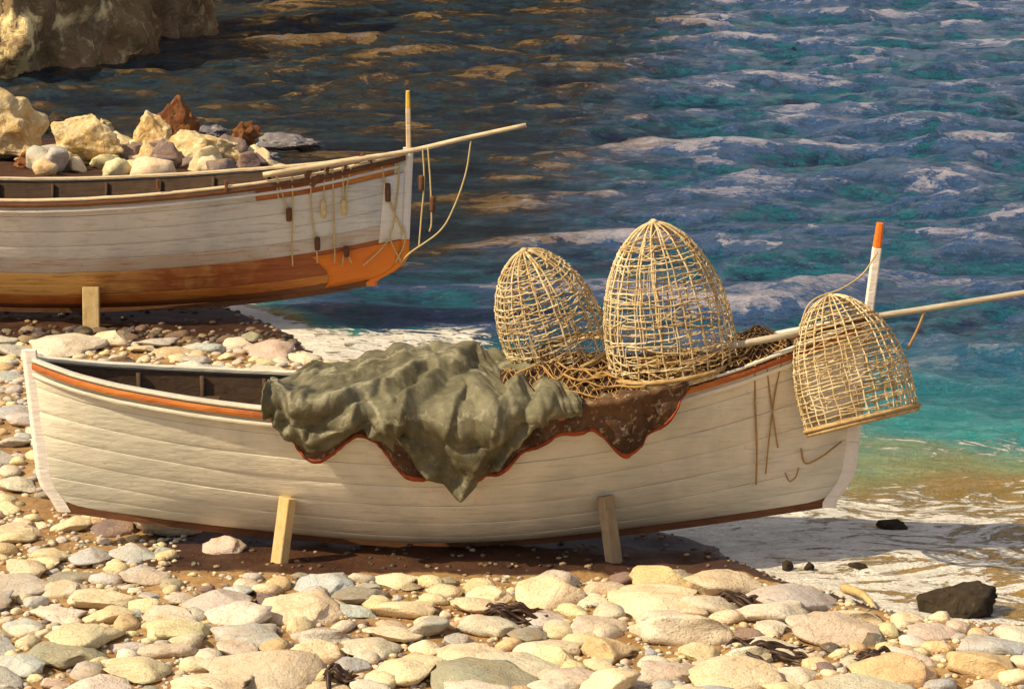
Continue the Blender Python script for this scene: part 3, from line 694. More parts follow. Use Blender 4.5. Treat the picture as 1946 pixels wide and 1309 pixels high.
def build_boat(name, H, label, group, strakes, rail_m, cap_m, rub_m, stem_m, stem_low_m, tstep=56):
    org = ((H.x0+H.x1)/2, H.yc, float(H.zk(.5))-.02)
    root = empty(name, org); tag(root, label, 'boat', group)
    inv = Vector(org)
    T = .5-.5*np.cos(np.linspace(0, math.pi, tstep)); T = .35*T+.65*np.linspace(0, 1, tstep)
    def loc(mb): mb.v = [tuple(Vector(p)-inv) for p in mb.v]; return mb
    n = len(strakes); edges = np.linspace(0, 1, n+1)**1.25
    for side in (-1, 1):
        for k in range(n):
            h0, h1 = edges[k], edges[k+1]; e = .0018
            hs = [h0+e*.3, h0+e*.6, h0+e*1.8]+list(np.linspace(h0+e*3, h1-e*3, 5))+[h1-e*1.8, h1-e*.6, h1-e*.3]
            of = [-.006, -.002, 0]+[0.001]*5+[0, -.002, -.006]
            wob = nrs.uniform(-.0018, .0018)
            G = [[H.pt(t, max(h, 0.0), side, o_+wob+(.0022*math.sin(t*23+k*2.1+side))) for t in T] for h, o_ in zip(hs, of)]
            mb = MB(); mb.grid(G); loc(mb).build('plank', strakes[k], root)
        # inner lining
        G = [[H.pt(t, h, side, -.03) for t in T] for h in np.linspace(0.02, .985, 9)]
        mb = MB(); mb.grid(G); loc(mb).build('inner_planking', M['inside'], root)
        # gunwale cap and rubbing strake
        def rail(name_, mat, hc, o0, o1, z0, z1):
            mb = MB(); G = []
            for (o_, dz) in ((o0, z0), (o1, z0), (o1+.004, (z0+z1)/2), (o1, z1), (o0, z1), (o0, z0)):
                G.append([H.pt(t, hc, side)+np.array([0, side*o_, dz+.004*noise(t*31., side*3.1, hc*5)]) for t in T])
            mb.grid(G); return loc(mb).build(name_, mat, root, smooth=False, bevel=.004)
        rail('gunwale', cap_m, 1.0, -.05, .028, .0, .022)
        rail('rubbing_strake', rub_m, 1.0, .004, .028, -.055, -.010)
        rail('sheer_strip', rail_m, 1.0, .003, .012, -.11, -.082)
    # stem, sternpost, keel
    def post(t, sgn, z0, z1, th, mat, nm, outx=.07):
        mb = MB(); G = []
        hh = np.linspace(z0, z1, 14)
        for (ox, oy) in ((-.03, -1), (outx*.6, -1), (outx, -.5), (outx, .5), (outx*.6, 1), (-.03, 1), (-.03, -1)):
            G.append([np.array([H.pt(t, max(h, 0), -1)[0]+sgn*ox, H.yc+oy*th, H.zk(t)+(H.zg(t)-H.zk(t))*h]) for h in hh])
        mb.grid(G); mb.add([g[-1] for g in G[:-1]], [tuple(range(6))]); return loc(mb).build(nm, mat, root, smooth=False, bevel=.006)
    post(1.0, 1, -.04, .33, .036, stem_low_m, 'forefoot'); post(1.0, 1, .332, 1.05, .036, stem_m, 'stem')
    post(0.0, -1, -.04, 1.07, .036, stem_m, 'sternpost')
    mb = MB(); G = []
    for (oy, dz) in ((-.03, .03), (-.03, -.05), (.03, -.05), (.03, .03)):
        G.append([np.array([H.pt(t, 0, -1)[0], H.yc+oy, H.zk(t)+dz]) for t in T])
    mb.grid(G); loc(mb).build('keel', M['brownrail'], root, smooth=False)
    # frames inside, thwarts
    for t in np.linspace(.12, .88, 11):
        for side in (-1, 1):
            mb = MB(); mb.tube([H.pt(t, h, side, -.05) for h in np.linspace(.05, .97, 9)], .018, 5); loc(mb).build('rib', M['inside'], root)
    for t in (.2, .42, .62, .8):
        a = H.pt(t, .82, -1, -.04); b = H.pt(t, .82, 1, -.04)
        mb = MB(); mb.box((a+b)/2, (.2, b[1]-a[1], .03), bev=.01); loc(mb).build('thwart', M['inside'], root, smooth=False)
    return root, inv

xa = P(66, 800, y=.6)[0]; xb = P(1632, 760, y=.6)[0]
H1 = Hull(xa, xb, .6, 1.36,
          [(0, .30), (.25, .13), (.5, .05), (.75, .15), (1, .34)],
          [(0, 1.33), (.1, 1.22), (.29, 1.11), (.5, 1.07), (.65, 1.12), (.8, 1.28), (.92, 1.47), (1, 1.60)], rake0=.09, rake1=-.09, rnd=.12)
boat1, inv1 = build_boat('rowing_boat', H1, 'cream rowing boat nearest the camera, propped on stones under a grey-green tarpaulin', 'wooden boats hauled out on the beach',
                   [M['cream']]*7, M['cream'], M['cream'], M['redrail'], M['stem_white'], M['stem_white'])
xb2 = P(772, 380, y=9.3)[0]
H2 = Hull(xb2-7.0, xb2, 9.3, 1.42,
          [(0, .34), (.25, .2), (.5, .12), (.75, .17), (.9, .27), (1, .38)],
          [(0, 1.55), (.2, 1.35), (.45, 1.26), (.65, 1.30), (.85, 1.43), (.95, 1.55), (1, 1.61)], rake0=.1, rake1=-.06, rnd=.30)
boat2, inv2 = build_boat('fishing_boat', H2, 'white fishing boat with rust-orange bottom and a boom over its bow, farther up the shore', 'wooden boats hauled out on the beach',
                   [M['brown_bottom'], M['rust'], M['bottom'], M['bottom'], M['white_stained'], M['white'], M['white'], M['white'], M['white']], M['white'], M['pale_wood'], M['brownrail'], M['stem_white'], M['orange'])

def part(mb, name, mat, root, **k):
    inv = root.location; mb.v = [tuple(Vector(p)-inv) for p in mb.v]; return mb.build(name, mat, root, **k)
def px_tube(pts, r, y, n=6, sm=8):
    P3 = [P(u, v, y=(yy[0] if (yy := rest_) else y)) for (u, v, *rest_) in pts]
    mb = MB(); c = catmull(P3, sm) if sm > 1 else P3; mb.tube(c, r, n); return mb, c

# bow posts
def bow_post(root, p0, p1, tipfrac, mat, tipmat, w, y):
    a = Vector(P(*p0, y=y)); b = Vector(P(*p1, y=y)); d = b-a; q = d.to_track_quat('Z', 'Y').to_matrix()
    c = a+d*(1-tipfrac)
    mb = MB(); mb.box((a+c)/2, (w, w*.8, (c-a).length), q, .008); bp = part(mb, 'bow_post', mat, root, smooth=False, bevel=.003)
    mb = MB(); mb.box((c+b)/2, (w*.96, w*.78, (b-c).length-.004), q, .02, .8); mb.v = [tuple(Vector(p)-root.location) for p in mb.v]; mb.build('post_tip', tipmat, bp, smooth=False, bevel=.004)
bow_post(boat1, (1648, 612), (1673, 423), .25, M['stem_white'], M['tip'], .075, .60)
bow_post(boat2, (777, 300), (775, 172), .26, M['pale_wood'], M['yellow'], .06, 9.3)
# orange sheer panel on the far boat's bow
mb = MB(); T = np.linspace(.80, .985, 20)
mb.grid([[H2.pt(t, h, -1, .012) for t in T] for h in (.965, .93, .90, .87)])
part(mb, 'sheer_panel', M['rust'], boat2, solid=.012)

mb = MB(); T = np.linspace(.915, .999, 14)
mb.grid([[H2.pt(t, h, -1, .010) for t in T[int(8*(h/.34)**.8):]+0] if False else [H2.pt(1-(1-.925+.05*(h/.33))*k, h, -1, .010) for k in np.linspace(1, .01, 12)] for h in (.33, .26, .2, .14, .08, .03)])
part(mb, 'forefoot_plate', M['orange'], boat2, solid=.010)
mb = MB(); mb.grid([[H2.pt(1-(.026+.01*(1-h))*k, h, -1, .010) for k in np.linspace(1, .01, 8)] for h in (.86, .7, .5, .34)])
part(mb, 'bow_plate', M['stem_white'], boat2, solid=.010)
# spars
mb = MB(); c = catmull([P(1330, 668, y=.25), P(1480, 640, y=.22), P(1640, 606, y=.42), P(1790, 582, y=.42), P(2060, 538, y=.42)], 6)
mb.tube(c, list(np.linspace(.026, .02, len(c))), 8); tag(mb.build('spar', M['spar'], origin=c[0]), 'long grey spar lying over the near boat and out past its orange-tipped post', 'spar')
mb = MB(); c = catmull([P(500, 333, y=8.75), P(640, 310, y=8.9), P(775, 288, y=9.12), P(880, 264, y=9.12), P(1000, 238, y=9.12)], 6)
mb.tube(c, list(np.linspace(.027, .022, len(c))), 8); tag(mb.build('boom', M['pale_wood'], origin=c[0]), 'bleached boom reaching out over the far boat\'s bow toward the water', 'spar')

# hull props
def prop(root_name, p_top, p_bot, w, d, y, mat, label):
    Hh = H2 if y > 5 else H1
    for _ in range(4):
        q_ = P(*p_top, y=y); y = Hh.y_out(q_[0], q_[2]-.03)-d/2-.012
    a = Vector(P(*p_bot, y=y-.06)); b = Vector(P(*p_top, y=y)); dr = b-a; q = dr.to_track_quat('Z', 'Y').to_matrix()
    o = MB(); o.box((a+b)/2, (w, d, dr.length), q, .006)
    tag(o.build(root_name, mat, smooth=False, bevel=.006, origin=a), label, 'prop', 'wooden props holding the boats upright')
prop('hull_prop', (547, 945), (526, 1106), .125, .07, -.16, M['plankwood'], 'pale ochre board propping the near boat left of the tarpaulin')
prop('hull_prop', (1150, 942), (1168, 1075), .11, .07, -.10, M['greyprop'], 'crooked grey-brown prop under the near boat below its baskets')
prop('hull_prop', (173, 545), (174, 634), .16, .09, 8.55, M['plankwood'], 'short pale post propping the far boat near the left edge')

# hanging ropes and floats of the far boat
def rope(name, pts, r, y, label, mat=None, sm=8, cat='rope', group=None):
    mb, c = px_tube(pts, r, y, 5, sm); return tag(mb.build(name, mat or M['rope'], origin=c[0]), label, cat, group)
GR = 'ropes hanging from the far boat'
yh = 8.98
for pts, lab in [
    ([(895, 268, 9.12), (885, 330), (862, 395), (835, 440), (780, 480), (762, 500)], 'long slack rope swinging from the boom end back to the bow'),
    ([(803, 281), (806, 345), (800, 420), (796, 470)], 'left of the two cords hanging from the boom just past the stem'),
    ([(813, 279), (818, 350), (820, 420), (816, 440)], 'right of the two cords hanging from the boom just past the stem'),
    ([(757, 292), (757, 350), (748, 420), (741, 450)], 'pale cord hanging straight down beside the white stem'),
    ([(738, 375), (760, 430), (772, 452)], 'short cord crossing from the last float to the stem'),
    ([(722, 300), (742, 390), (770, 450), (752, 500)], 'cord crossing the bow planks diagonally down to the stem'),
    ([(740, 455), (720, 478), (690, 505)], 'short cord slanting down left over the orange bow paint'),
    ([(741, 455), (752, 478), (764, 500)], 'short cord slanting down right over the orange forefoot'),
    ([(650, 318), (652, 350), (655, 385)], 'cord holding the pale float third along the gunwale'),
    ([(618, 318), (616, 350), (615, 385)], 'cord holding the pale float second along the gunwale'),
    ([(590, 330), (592, 400), (602, 480), (603, 500)], 'thin cord hanging down between the first and second floats'),
    ([(524, 333), (537, 370), (547, 402)], 'slanted cord holding the leftmost dark float'),
    ([(528, 336), (527, 365), (530, 378)], 'short frayed cord end left of the leftmost float'),
    ([(555, 335), (556, 390), (555, 470), (556, 505)], 'thin cord hanging just right of the leftmost float down to the orange paint'),
    ([(632, 322), (634, 400), (636, 470), (636, 500)], 'thin cord hanging between the second and third floats'),
    ([(668, 315), (660, 350), (656, 390)], 'thin cord tied beside the third float'),
    ([(650, 505), (656, 478), (668, 500)], 'small forked cord end low on the dark bow planks'),
]:
    q = []
    for p in pts:
        yy = p[2] if len(p) > 2 else None
        if yy is None:
            x = P(p[0], p[1], y=9.0)[0]; z = P(p[0], p[1], y=9.0)[2]
            yy = min(H2.y_out(x, min(z, 1.55))-.035, 9.25) if x < xb2+.02 else 9.12
        q.append((p[0], p[1], yy))
    rope('rope', q, .0085, 9.0, lab, group=GR)
def float_(u, v, hpx, dark, label):
    x = P(u, v, y=9.0)[0]; z = P(u, v, y=9.0)[2]; y = (H2.y_out(x, z)-.055) if x < xb2 else 9.12
    c = Vector(P(u, v, y=y)); mb = MB(); h = hpx/199/2; r = .027
    mb.tube([c+Vector((0, 0, t*h)) for t in (-1, -.9, -.5, 0, .5, .9, 1)], [r*.6, r, r*1.05, r*1.08, r*1.05, r, r*.55], 9)
    tag(mb.build('float', M['darkcork'] if dark else M['cork'], origin=c), label, 'fishing float', 'cork floats hanging from the far boat')
float_(549, 408, 26, 1, 'leftmost float, dark, on the slanted cord')
float_(615, 398, 34, 0, 'pale cork float second from the left on the hull')
float_(654, 395, 30, 0, 'pale cork float third from the left on the hull')
float_(603, 463, 26, 1, 'dark float low down where the paint turns orange, left of centre')
float_(658, 478, 22, 1, 'dark float low on the orange bow paint, right one')
float_(737, 366, 36, 1, 'dark float beside the white stem')
float_(801, 348, 30, 1, 'dark float hanging clear of the hull just past the stem')
float_(822, 388, 30, 1, 'brown float farthest out, below the boom')
# pegs along the gunwale
for (u, v, s_, ang) in [(582, 336, 1.4, .6), (600, 344, 1.2, .6), (622, 325, .9, .2), (655, 322, .9, .2), (683, 303, 1.2, .7), (704, 309, 1.2, -.2), (430, 352, .8, 0), (300, 350, .8, 0)]:
    p = Vector(P(u, v, y=8.82)); x = p.x; yy = H2.pt(float(H2.t_at(x)), 1, -1)[1]; p = Vector(P(u, v, y=yy-.01))
    mb = MB(); mb.box(p, (.035*s_, .05, .11*s_), Matrix.Rotation(ang, 3, 'Y'), .006); part(mb, 'peg', M['brownrail'], boat2, smooth=False)

# ropes of the near boat
GR = 'ropes hanging at the near boat\'s bow'
def rope1(pts, r, lab, mat=M['oldrope']):
    q = []
    for p in pts:
        if len(p) > 2: q.append(p); continue
        x, _, z = P(p[0], p[1], y=.3); yy = H1.y_out(x, z)-.014; q.append((p[0], p[1], yy))
    rope('rope', q, r, .3, lab, mat, group=GR)
rope1([(1434, 690), (1435, 760), (1438, 850), (1437, 920)], .007, 'long brown rope hanging straight down the near hull')
rope1([(1456, 690), (1466, 770), (1478, 850)], .006, 'slanted brown rope second from left on the near bow')
rope1([(1490, 668), (1474, 740), (1462, 830), (1455, 900)], .006, 'faint rope slanting down left from the gunwale near the hanging basket')
rope1([(1492, 898), (1500, 914), (1512, 906), (1518, 888)], .006, 'little brown rope loop low on the near bow')
rope1([(1522, 852), (1530, 880), (1560, 868), (1600, 838)], .007, 'curved rope low on the near bow under the hanging basket')
rope1([(1760, 583, .42), (1744, 625, .42), (1724, 664, .42)], .010, 'frayed cord end dangling from the spar over turquoise water')
rope1([(1668, 478, .55), (1640, 520, .5), (1600, 548, .4), (1540, 575, .3), (1515, 640, .25)], .006, 'slack line from the orange-tipped post down to the hanging basket', M['rope'])
rope1([(1510, 640, .2), (1560, 628, .2), (1600, 616, .3), (1650, 606, .38)], .012, 'thick dark line lashed along the spar over the hanging basket', M['darkcork'])
mb = MB(); hkx = P(375, 772, y=0)
for t in (.06, .12): pass

# ------------------------------------------------------------------ wicker fish traps
def basket(name, base, H, Rr, tiltY, tiltX, label, seed, nrib=20, nhoop=15, pw=2.3, dense=1.0):
    r_ = random.Random(seed)
    root = empty(name, base); root.rotation_euler = (tiltX, tiltY, 0); tag(root, label, 'fish trap', 'wicker fish traps on the near boat')
    prof = lambda t: Rr*(1-max(t, 0)**pw)**.55*(1+.05*math.sin(t*2.6))
    sq = lambda a, t: 1+.03*math.sin(a*3+seed+t*2)
    def pt(a, t, off=0): 
        r = max(prof(min(t, 1))*sq(a, t)+off, .0); return Vector((math.cos(a)*r, math.sin(a)*r*.95, t*H))
    for k in range(nrib):
        a = 2*math.pi*k/nrib+r_.uniform(-.05, .05); tw = r_.uniform(-.10, .10); w = r_.uniform(.005, .0075)
        mb = MB(); mb.tube([pt(a+tw*t+.012*math.sin(t*25+k), t, .003*math.sin(t*40+k)) for t in list(np.linspace(-.02, .9, 16))+[.94, .97, .985, .997]], w, 5)
        mb.build('rib', M['wicker'], root)
    for k in range(nhoop):
        t = .03+.9*(k/(nhoop-1))**.92+r_.uniform(-.008, .008); w = r_.uniform(.004, .0065); ph = r_.uniform(0, 6.28); e = r_.uniform(.0, .014)
        mb = MB(); n = 44
        mb.tube([pt(2*math.pi*i/n, t+e*math.sin(2*math.pi*i/n+ph)+.003*math.sin(i*1.9+k), .008*(1 if (i+k) % 2 else -1)) for i in range(n+1)], w, 5, False)
        mb.build('hoop', M['wicker'] if r_.random() < .8 else M['wicker_dark'], root)
    for q, (t, off) in enumerate(((-.01, .0), (.018, .012))):
        mb = MB(); mb.tube([pt(2*math.pi*i/40, t, off) for i in range(41)], .015, 6, False); mb.build('rim', M['wicker_dark'] if q else M['wicker'], root)
    mb = MB()
    for k in range(int(150*dense)):      # fine split-cane weave between the hoops
        a = r_.gauss(math.pi*1.15, 1.3); t = r_.uniform(.0, .93); L = r_.uniform(.25, .8); sl = r_.uniform(-.10, .10)
        mb.tube([pt(a+L*i/7, min(.96, max(.0, t+sl*i/7)), r_.uniform(-.008, .012)) for i in range(8)], r_.uniform(.003, .005), 4, False)
    for k in range(int(46*dense)):
        a = r_.gauss(math.pi*1.15, 1.2); t0 = r_.uniform(0, .5); t1 = t0+r_.uniform(.15, .5)
        mb.tube([pt(a+.02*math.sin(i), t0+(min(t1, .95)-t0)*i/8, r_.uniform(-.006, .010)) for i in range(9)], r_.uniform(.003, .005), 4, False)
    tag(mb.build('weave', M['wicker'], root), kind='stuff')
    mb = MB(); mb.tube([(0, 0, H*.985), (0, 0, H*1.0), (0, 0, H*1.02)], [.03, .04, .012], 8); mb.build('crown_knot', M['wicker'], root)
    return root
bA = P(1072, 682, y=.72); basket('fish_trap', bA, .84, .355, R(-20), R(8), 'smaller wicker trap leaning left behind the tarpaulin', 3, 22, 18, 2.6, .9)
bB = P(1278, 700, y=.40); basket('fish_trap', bB, 1.03, .435, R(-8), R(2), 'tallest wicker trap, standing on the near boat beside the smaller leaning one', 8, 26, 21, 2.3, .9)
bC = P(1636, 800, y=.16); basket('fish_trap', bC, .88, .385, R(-14), R(-14), 'wicker trap hanging from the spar at the near boat\'s bow', 14, 26, 26, 2.7, .6)

# ------------------------------------------------------------------ cloths over the near boat
def crumple(a, b, cell, seed):
    """piecewise flat relief with sharp creases, like stiff canvas"""
    a = a/cell+.35*noise(a/cell*.4, b/cell*.4, seed); b = b/cell+.35*noise(a*.4, b/cell*.4, seed+4)
    k = (a+b)*.366; i = np.floor(a+k).astype(int); j = np.floor(b+k).astype(int)
    fa = a+k-i; fb = b+k-j
    h = lambda p, q: _g[_perm[(_perm[(p+seed*7) & 255]+q) & 511]][..., 0]*1.2
    up = fa > fb
    v0 = h(i, j); v2 = h(i+1, j+1); v1 = np.where(up, h(i+1, j), h(i, j+1))
    hi = np.maximum(fa, fb); lo = np.minimum(fa, fb)
    return v0*(1-hi)+v1*(hi-lo)+v2*lo
RIDGES = [([(508, 742), (560, 778), (640, 772), (740, 735), (835, 688)], 26, .085), ([(535, 805), (600, 832), (665, 790)], 22, .05), ([(560, 725), (650, 730), (720, 702), (822, 668)], 20, .06),
          ([(640, 800), (700, 760), (770, 715), (860, 672)], 20, .055), ([(700, 800), (770, 790), (860, 800), (930, 790)], 34, .05), ([(872, 935), (905, 862), (960, 795), (1035, 735)], 30, .08),
          ([(800, 890), (740, 815), (700, 760)], 26, .06), ([(945, 880), (1000, 820), (1070, 765)], 22, .055), ([(850, 690), (925, 722), (950, 775), (915, 845), (878, 905)], 30, .06),
          ([(590, 850), (560, 800), (530, 765)], 18, .04), ([(760, 665), (830, 700), (900, 700), (980, 705)], 26, .045), ([(1190, 855), (1180, 800), (1215, 740)], 26, .06), ([(1100, 820), (1110, 770), (1150, 725)], 30, .05), ([(1265, 790), (1240, 740), (1262, 705)], 22, .04)]
def drape(G, N, D, slack, iters=70):
    """settle a slightly oversized sheet of cloth over the base surface G"""
    sx, sy = slack
    def L(a, b): return np.linalg.norm(a-b, axis=2)
    rest = []
    def con(sa, sb, k, w): rest.append((sa, sb, L(G[sa], G[sb])*k, w))
    S_ = slice
    con((S_(None), S_(0, -1)), (S_(None), S_(1, None)), sx, 1.0); con((S_(0, -1), S_(None)), (S_(1, None), S_(None)), sy, 1.0)
    k = (sx+sy)/2
    con((S_(0, -1), S_(0, -1)), (S_(1, None), S_(1, None)), k, .45); con((S_(0, -1), S_(1, None)), (S_(1, None), S_(0, -1)), k, .45)
    for q, w in ((3, .8), (6, .5)):
        con((S_(None), S_(0, -q)), (S_(None), S_(q, None)), 1+(sx-1)*(.97 if q == 3 else .85), w); con((S_(0, -q), S_(None)), (S_(q, None), S_(None)), 1+(sy-1)*.9, w)
    Pn = G+N*np.clip(D*1.45, .002, 1)[..., None]; V = np.zeros(G.shape); g = np.array([0, .00001, -.00012])
    for it in range(iters):
        old = Pn.copy(); V[:] = V*.90+g; Pn = Pn+V
        for _ in range(3):
            acc = np.zeros(G.shape); cnt = np.zeros(G.shape[:2])
            for sa, sb, r0, w in rest:
                d = Pn[sb]-Pn[sa]; l = np.linalg.norm(d, axis=2)+1e-9; c = (d*((l-r0)/l*.5*w)[..., None])
                acc[sa] += c; acc[sb] -= c; cnt[sa] += w; cnt[sb] += w
            Pn = Pn+acc/np.maximum(cnt, 1)[..., None]*1.35
            pen = ((Pn-G)*N).sum(2); Pn = Pn+N*np.clip(.001-pen, 0, 1)[..., None]
            top = np.clip(pen-.16, 0, 1); Pn = Pn-N*top[..., None]
            lap = (Pn[1:-1, :-2]+Pn[1:-1, 2:]+Pn[:-2, 1:-1]+Pn[2:, 1:-1])/4-Pn[1:-1, 1:-1]; Pn[1:-1, 1:-1] += lap*.08
            q = Pn-G; nn = (q*N).sum(2)[..., None]*N; Pn = G+nn+(q-nn)*.90
            Pn[0] = G[0]; Pn[:, 0, 0] = G[:, 0, 0]; Pn[:, -1, 0] = G[:, -1, 0]
        V = (Pn-old)
        V *= np.minimum(1, .02/(np.linalg.norm(V, axis=2)+1e-9))[..., None]
    return Pn
FOLD_UP = [([(508, 742), (560, 776), (640, 772), (740, 735), (835, 688)], .115), ([(528, 800), (600, 832), (668, 795)], .10), ([(560, 722), (650, 728), (720, 702), (822, 665)], .09),
           ([(712, 818), (770, 765), (840, 712), (905, 672)], .105), ([(872, 938), (903, 862), (942, 795), (985, 745), (1000, 700)], .14), ([(818, 900), (765, 828), (745, 795)], .105),
           ([(945, 880), (1000, 815), (1062, 755)], .085), ([(850, 820), (868, 770), (910, 735)], .07), ([(1020, 760), (1050, 735), (1095, 725)], .08)]
FOLD_DN = [([(525, 780), (580, 803), (660, 778), (715, 757)], .008), ([(560, 750), (650, 751), (735, 717), (825, 677)], .03), ([(698, 808), (750, 765), (815, 715)], .012), ([(735, 842), (785, 795), (850, 735), (925, 690)], .015),
           ([(845, 915), (835, 850), (865, 795), (890, 752)], .015), ([(780, 875), (755, 845)], .02), ([(915, 912), (955, 845), (995, 795), (1015, 755)], .012), ([(960, 760), (955, 720)], .02), ([(985, 850), (1040, 790), (1090, 745)], .02), ([(560, 845), (595, 850), (650, 830), (690, 806)], .03)]
def fold_relief(U, Vv, ups, dns):
    from mathutils.geometry import delaunay_2d_cdt
    pts = []; hs = []
    for pl, h in ups+dns:
        for (ax, ay), (bx, by) in zip(pl[:-1], pl[1:]):
            n = max(1, int(math.hypot(bx-ax, by-ay)/9))
            for k in range(n): pts.append((ax+(bx-ax)*k/n+.01*len(pts) % .3, ay+(by-ay)*k/n)); hs.append(h*(1+.18*math.sin(len(pts)*.9)))
        pts.append(tuple(map(float, pl[-1]))); hs.append(h)
    for q in [(300, 500), (700, 500), (1300, 500), (300, 1100), (700, 1100), (1300, 1100), (300, 750), (1300, 750), (480, 700), (480, 860), (1150, 690), (1150, 780)]: pts.append(q); hs.append(.02)
    vo, _, fo, ov, _, _ = delaunay_2d_cdt([Vector(p) for p in pts], [], [], 0, 1e-5)[:6]
    hh = [hs[o[0]] if o else .02 for o in ov]
    D = np.full(U.shape, .02)
    for f in fo:
        a, b, c = (vo[i] for i in f[:3]); den = (b.y-c.y)*(a.x-c.x)+(c.x-b.x)*(a.y-c.y)
        if abs(den) < 1e-9: continue
        w0 = ((b.y-c.y)*(U-c.x)+(c.x-b.x)*(Vv-c.y))/den; w1 = ((c.y-a.y)*(U-c.x)+(a.x-c.x)*(Vv-c.y))/den; w2 = 1-w0-w1
        m = (w0 >= -1e-6) & (w1 >= -1e-6) & (w2 >= -1e-6); D[m] = (w0*hh[f[0]]+w1*hh[f[1]]+w2*hh[f[2]])[m]
    return D
def cloth(name, top, bottom, mat, label, cat, gap, seed, amp, ncol=150, nrow=80, thick=.008, hem=None, back=.95, cut=((0, 0), (2000, 0)), slack=(1.08, 1.01), folds=None):
    us = np.linspace(bottom[0][0], bottom[-1][0], ncol)
    vb = np.interp(us, *zip(*bottom)); vt = np.interp(us, *zip(*top))
    ker = np.hanning(9); ker /= ker.sum(); sm = lambda q: np.convolve(np.pad(q, 4, 'edge'), ker, 'valid')
    vb = sm(vb); vt = sm(vt)
    G = np.zeros((nrow, ncol, 3))
    for j, u in enumerate(us):
        x = P(u, 780, y=0)[0]; t = float(H1.t_at(x)); zg = float(H1.zg(t)); yg = H1.pt(t, 1, -1)[1]-.04
        top_p = P(u, vt[j], y=.72)
        zb = P(u, vb[j], y=yg)[2]; zb = min(zb, zg-.02)
        path = [np.array([x, back+.28, zg-.05]), np.array([x, back+.05, (zg+top_p[2])/2+.02]), np.array([x, .72, top_p[2]-gap]),
                np.array([x, (.72+yg)/2, zg+.55*(max(top_p[2]-zg, .03))+.02]), np.array([x, yg-gap*.3, zg+.045+gap])]
        nh = 6
        for i in range(1, nh+1):
            z = zg+.03+(zb-zg-.03)*i/nh; yo = H1.y_out(x, min(z, zg))
            path.append(np.array([x, min(yo, yg+.02 if i < 2 else yo)-.045-gap, z]))
        # resample evenly
        c = np.array(catmull(path, 5)); seg = np.r_[0, np.cumsum(np.linalg.norm(np.diff(c, axis=0), axis=1))]
        q = np.linspace(seg[-1]*float(np.interp(u, *zip(*cut))), seg[-1], nrow); G[:, j] = np.stack([np.interp(q, seg, c[:, k]) for k in range(3)], -1)
    dj = np.gradient(G, axis=1); di = np.gradient(G, axis=0); N = np.cross(dj, di); N /= np.linalg.norm(N, axis=2)[..., None]+1e-9
    if N[nrow//2, ncol//2, 1] > 0: N = -N
    X, Y, Z = G[..., 0], G[..., 1], G[..., 2]
    A = np.cumsum(np.linalg.norm(di, axis=2), axis=0)
    w1 = .35*fbm(X*1.3, A*1.3, seed, 3)
    rowf = np.linspace(0, 1, nrow)[:, None]
    # where each knot of cloth lies, measured on the hull's length and height, to run the named folds along it
    fwd = np.array([0, math.cos(PITCH), -math.sin(PITCH)]); upv = np.array([0, math.sin(PITCH), math.cos(PITCH)])
    Q = G-CAM; dep = Q@fwd; U = 973+FPX*Q[..., 0]/dep; Vv = 654.5-FPX*(Q@upv)/dep
    U = U+9*noise(X*6, A*6, seed); Vv = Vv+9*noise(X*6, A*6, seed+5)
    D = np.zeros(U.shape)
    for pts, wd, hh in RIDGES:
        dm = np.full(U.shape, 1e9)
        for (ax, ay), (bx, by) in zip(pts[:-1], pts[1:]):
            tt = np.clip(((U-ax)*(bx-ax)+(Vv-ay)*(by-ay))/((bx-ax)**2+(by-ay)**2), 0, 1)
            dm = np.minimum(dm, np.hypot(U-ax-tt*(bx-ax), Vv-ay-tt*(by-ay)))
        D = np.maximum(D, hh*np.exp(-dm/wd))
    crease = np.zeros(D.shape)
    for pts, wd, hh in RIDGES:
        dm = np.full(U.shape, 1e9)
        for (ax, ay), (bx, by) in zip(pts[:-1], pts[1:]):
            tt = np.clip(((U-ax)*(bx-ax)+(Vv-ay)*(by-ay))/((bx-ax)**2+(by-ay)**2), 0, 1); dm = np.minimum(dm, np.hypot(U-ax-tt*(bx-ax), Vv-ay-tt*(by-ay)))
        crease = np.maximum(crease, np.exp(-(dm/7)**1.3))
    D = D*(amp/.085)
    D += amp*(.35*crumple(X+A*.35, A*.45-X*.2, .21, seed))*sstep(0, .15, rowf)
    if folds:
        D = .88*fold_relief(U, Vv, *folds)
        D = D+.020*crumple(X+A*.45, A*.8-X*.35, .15, seed+2)*sstep(0, .1, rowf)+.008*crumple(X-A*.6, A+X*.3, .06, seed+5)
        for _ in range(2): D[1:-1, 1:-1] = D[1:-1, 1:-1]*.5+.125*(D[1:-1, :-2]+D[1:-1, 2:]+D[:-2, 1:-1]+D[2:, 1:-1])
        G = G+N*np.clip(D, .004, 1)[..., None]
    else: G = drape(G, N, D, slack)
    dj = np.gradient(G, axis=1); di = np.gradient(G, axis=0); N2 = np.cross(dj, di); N2 /= np.linalg.norm(N2, axis=2)[..., None]+1e-9
    if (N2*N).sum() < 0: N2 = -N2
    N = N2; G = G+N*(.0 if folds else 1.0)*(.014*crumple(X+A*.35, A-X*.2, .10, seed+2)+.006*crumple(X-A, A+X, .04, seed+5))[..., None]
    mb = MB(); mb.grid(G); org = (float(X.mean()), .3, 1.0)
    mb.v = [tuple(Vector(p)-Vector(org)) for p in mb.v]
    o = mb.build(name, mat, None, solid=thick); o.location = org
    if not folds:
        sm_ = o.modifiers.new('sub', 'SUBSURF'); sm_.levels = 1; sm_.render_levels = 1
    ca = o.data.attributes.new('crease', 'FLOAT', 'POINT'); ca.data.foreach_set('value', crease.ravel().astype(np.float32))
    tag(o, label, cat, 'cloths over the near boat')
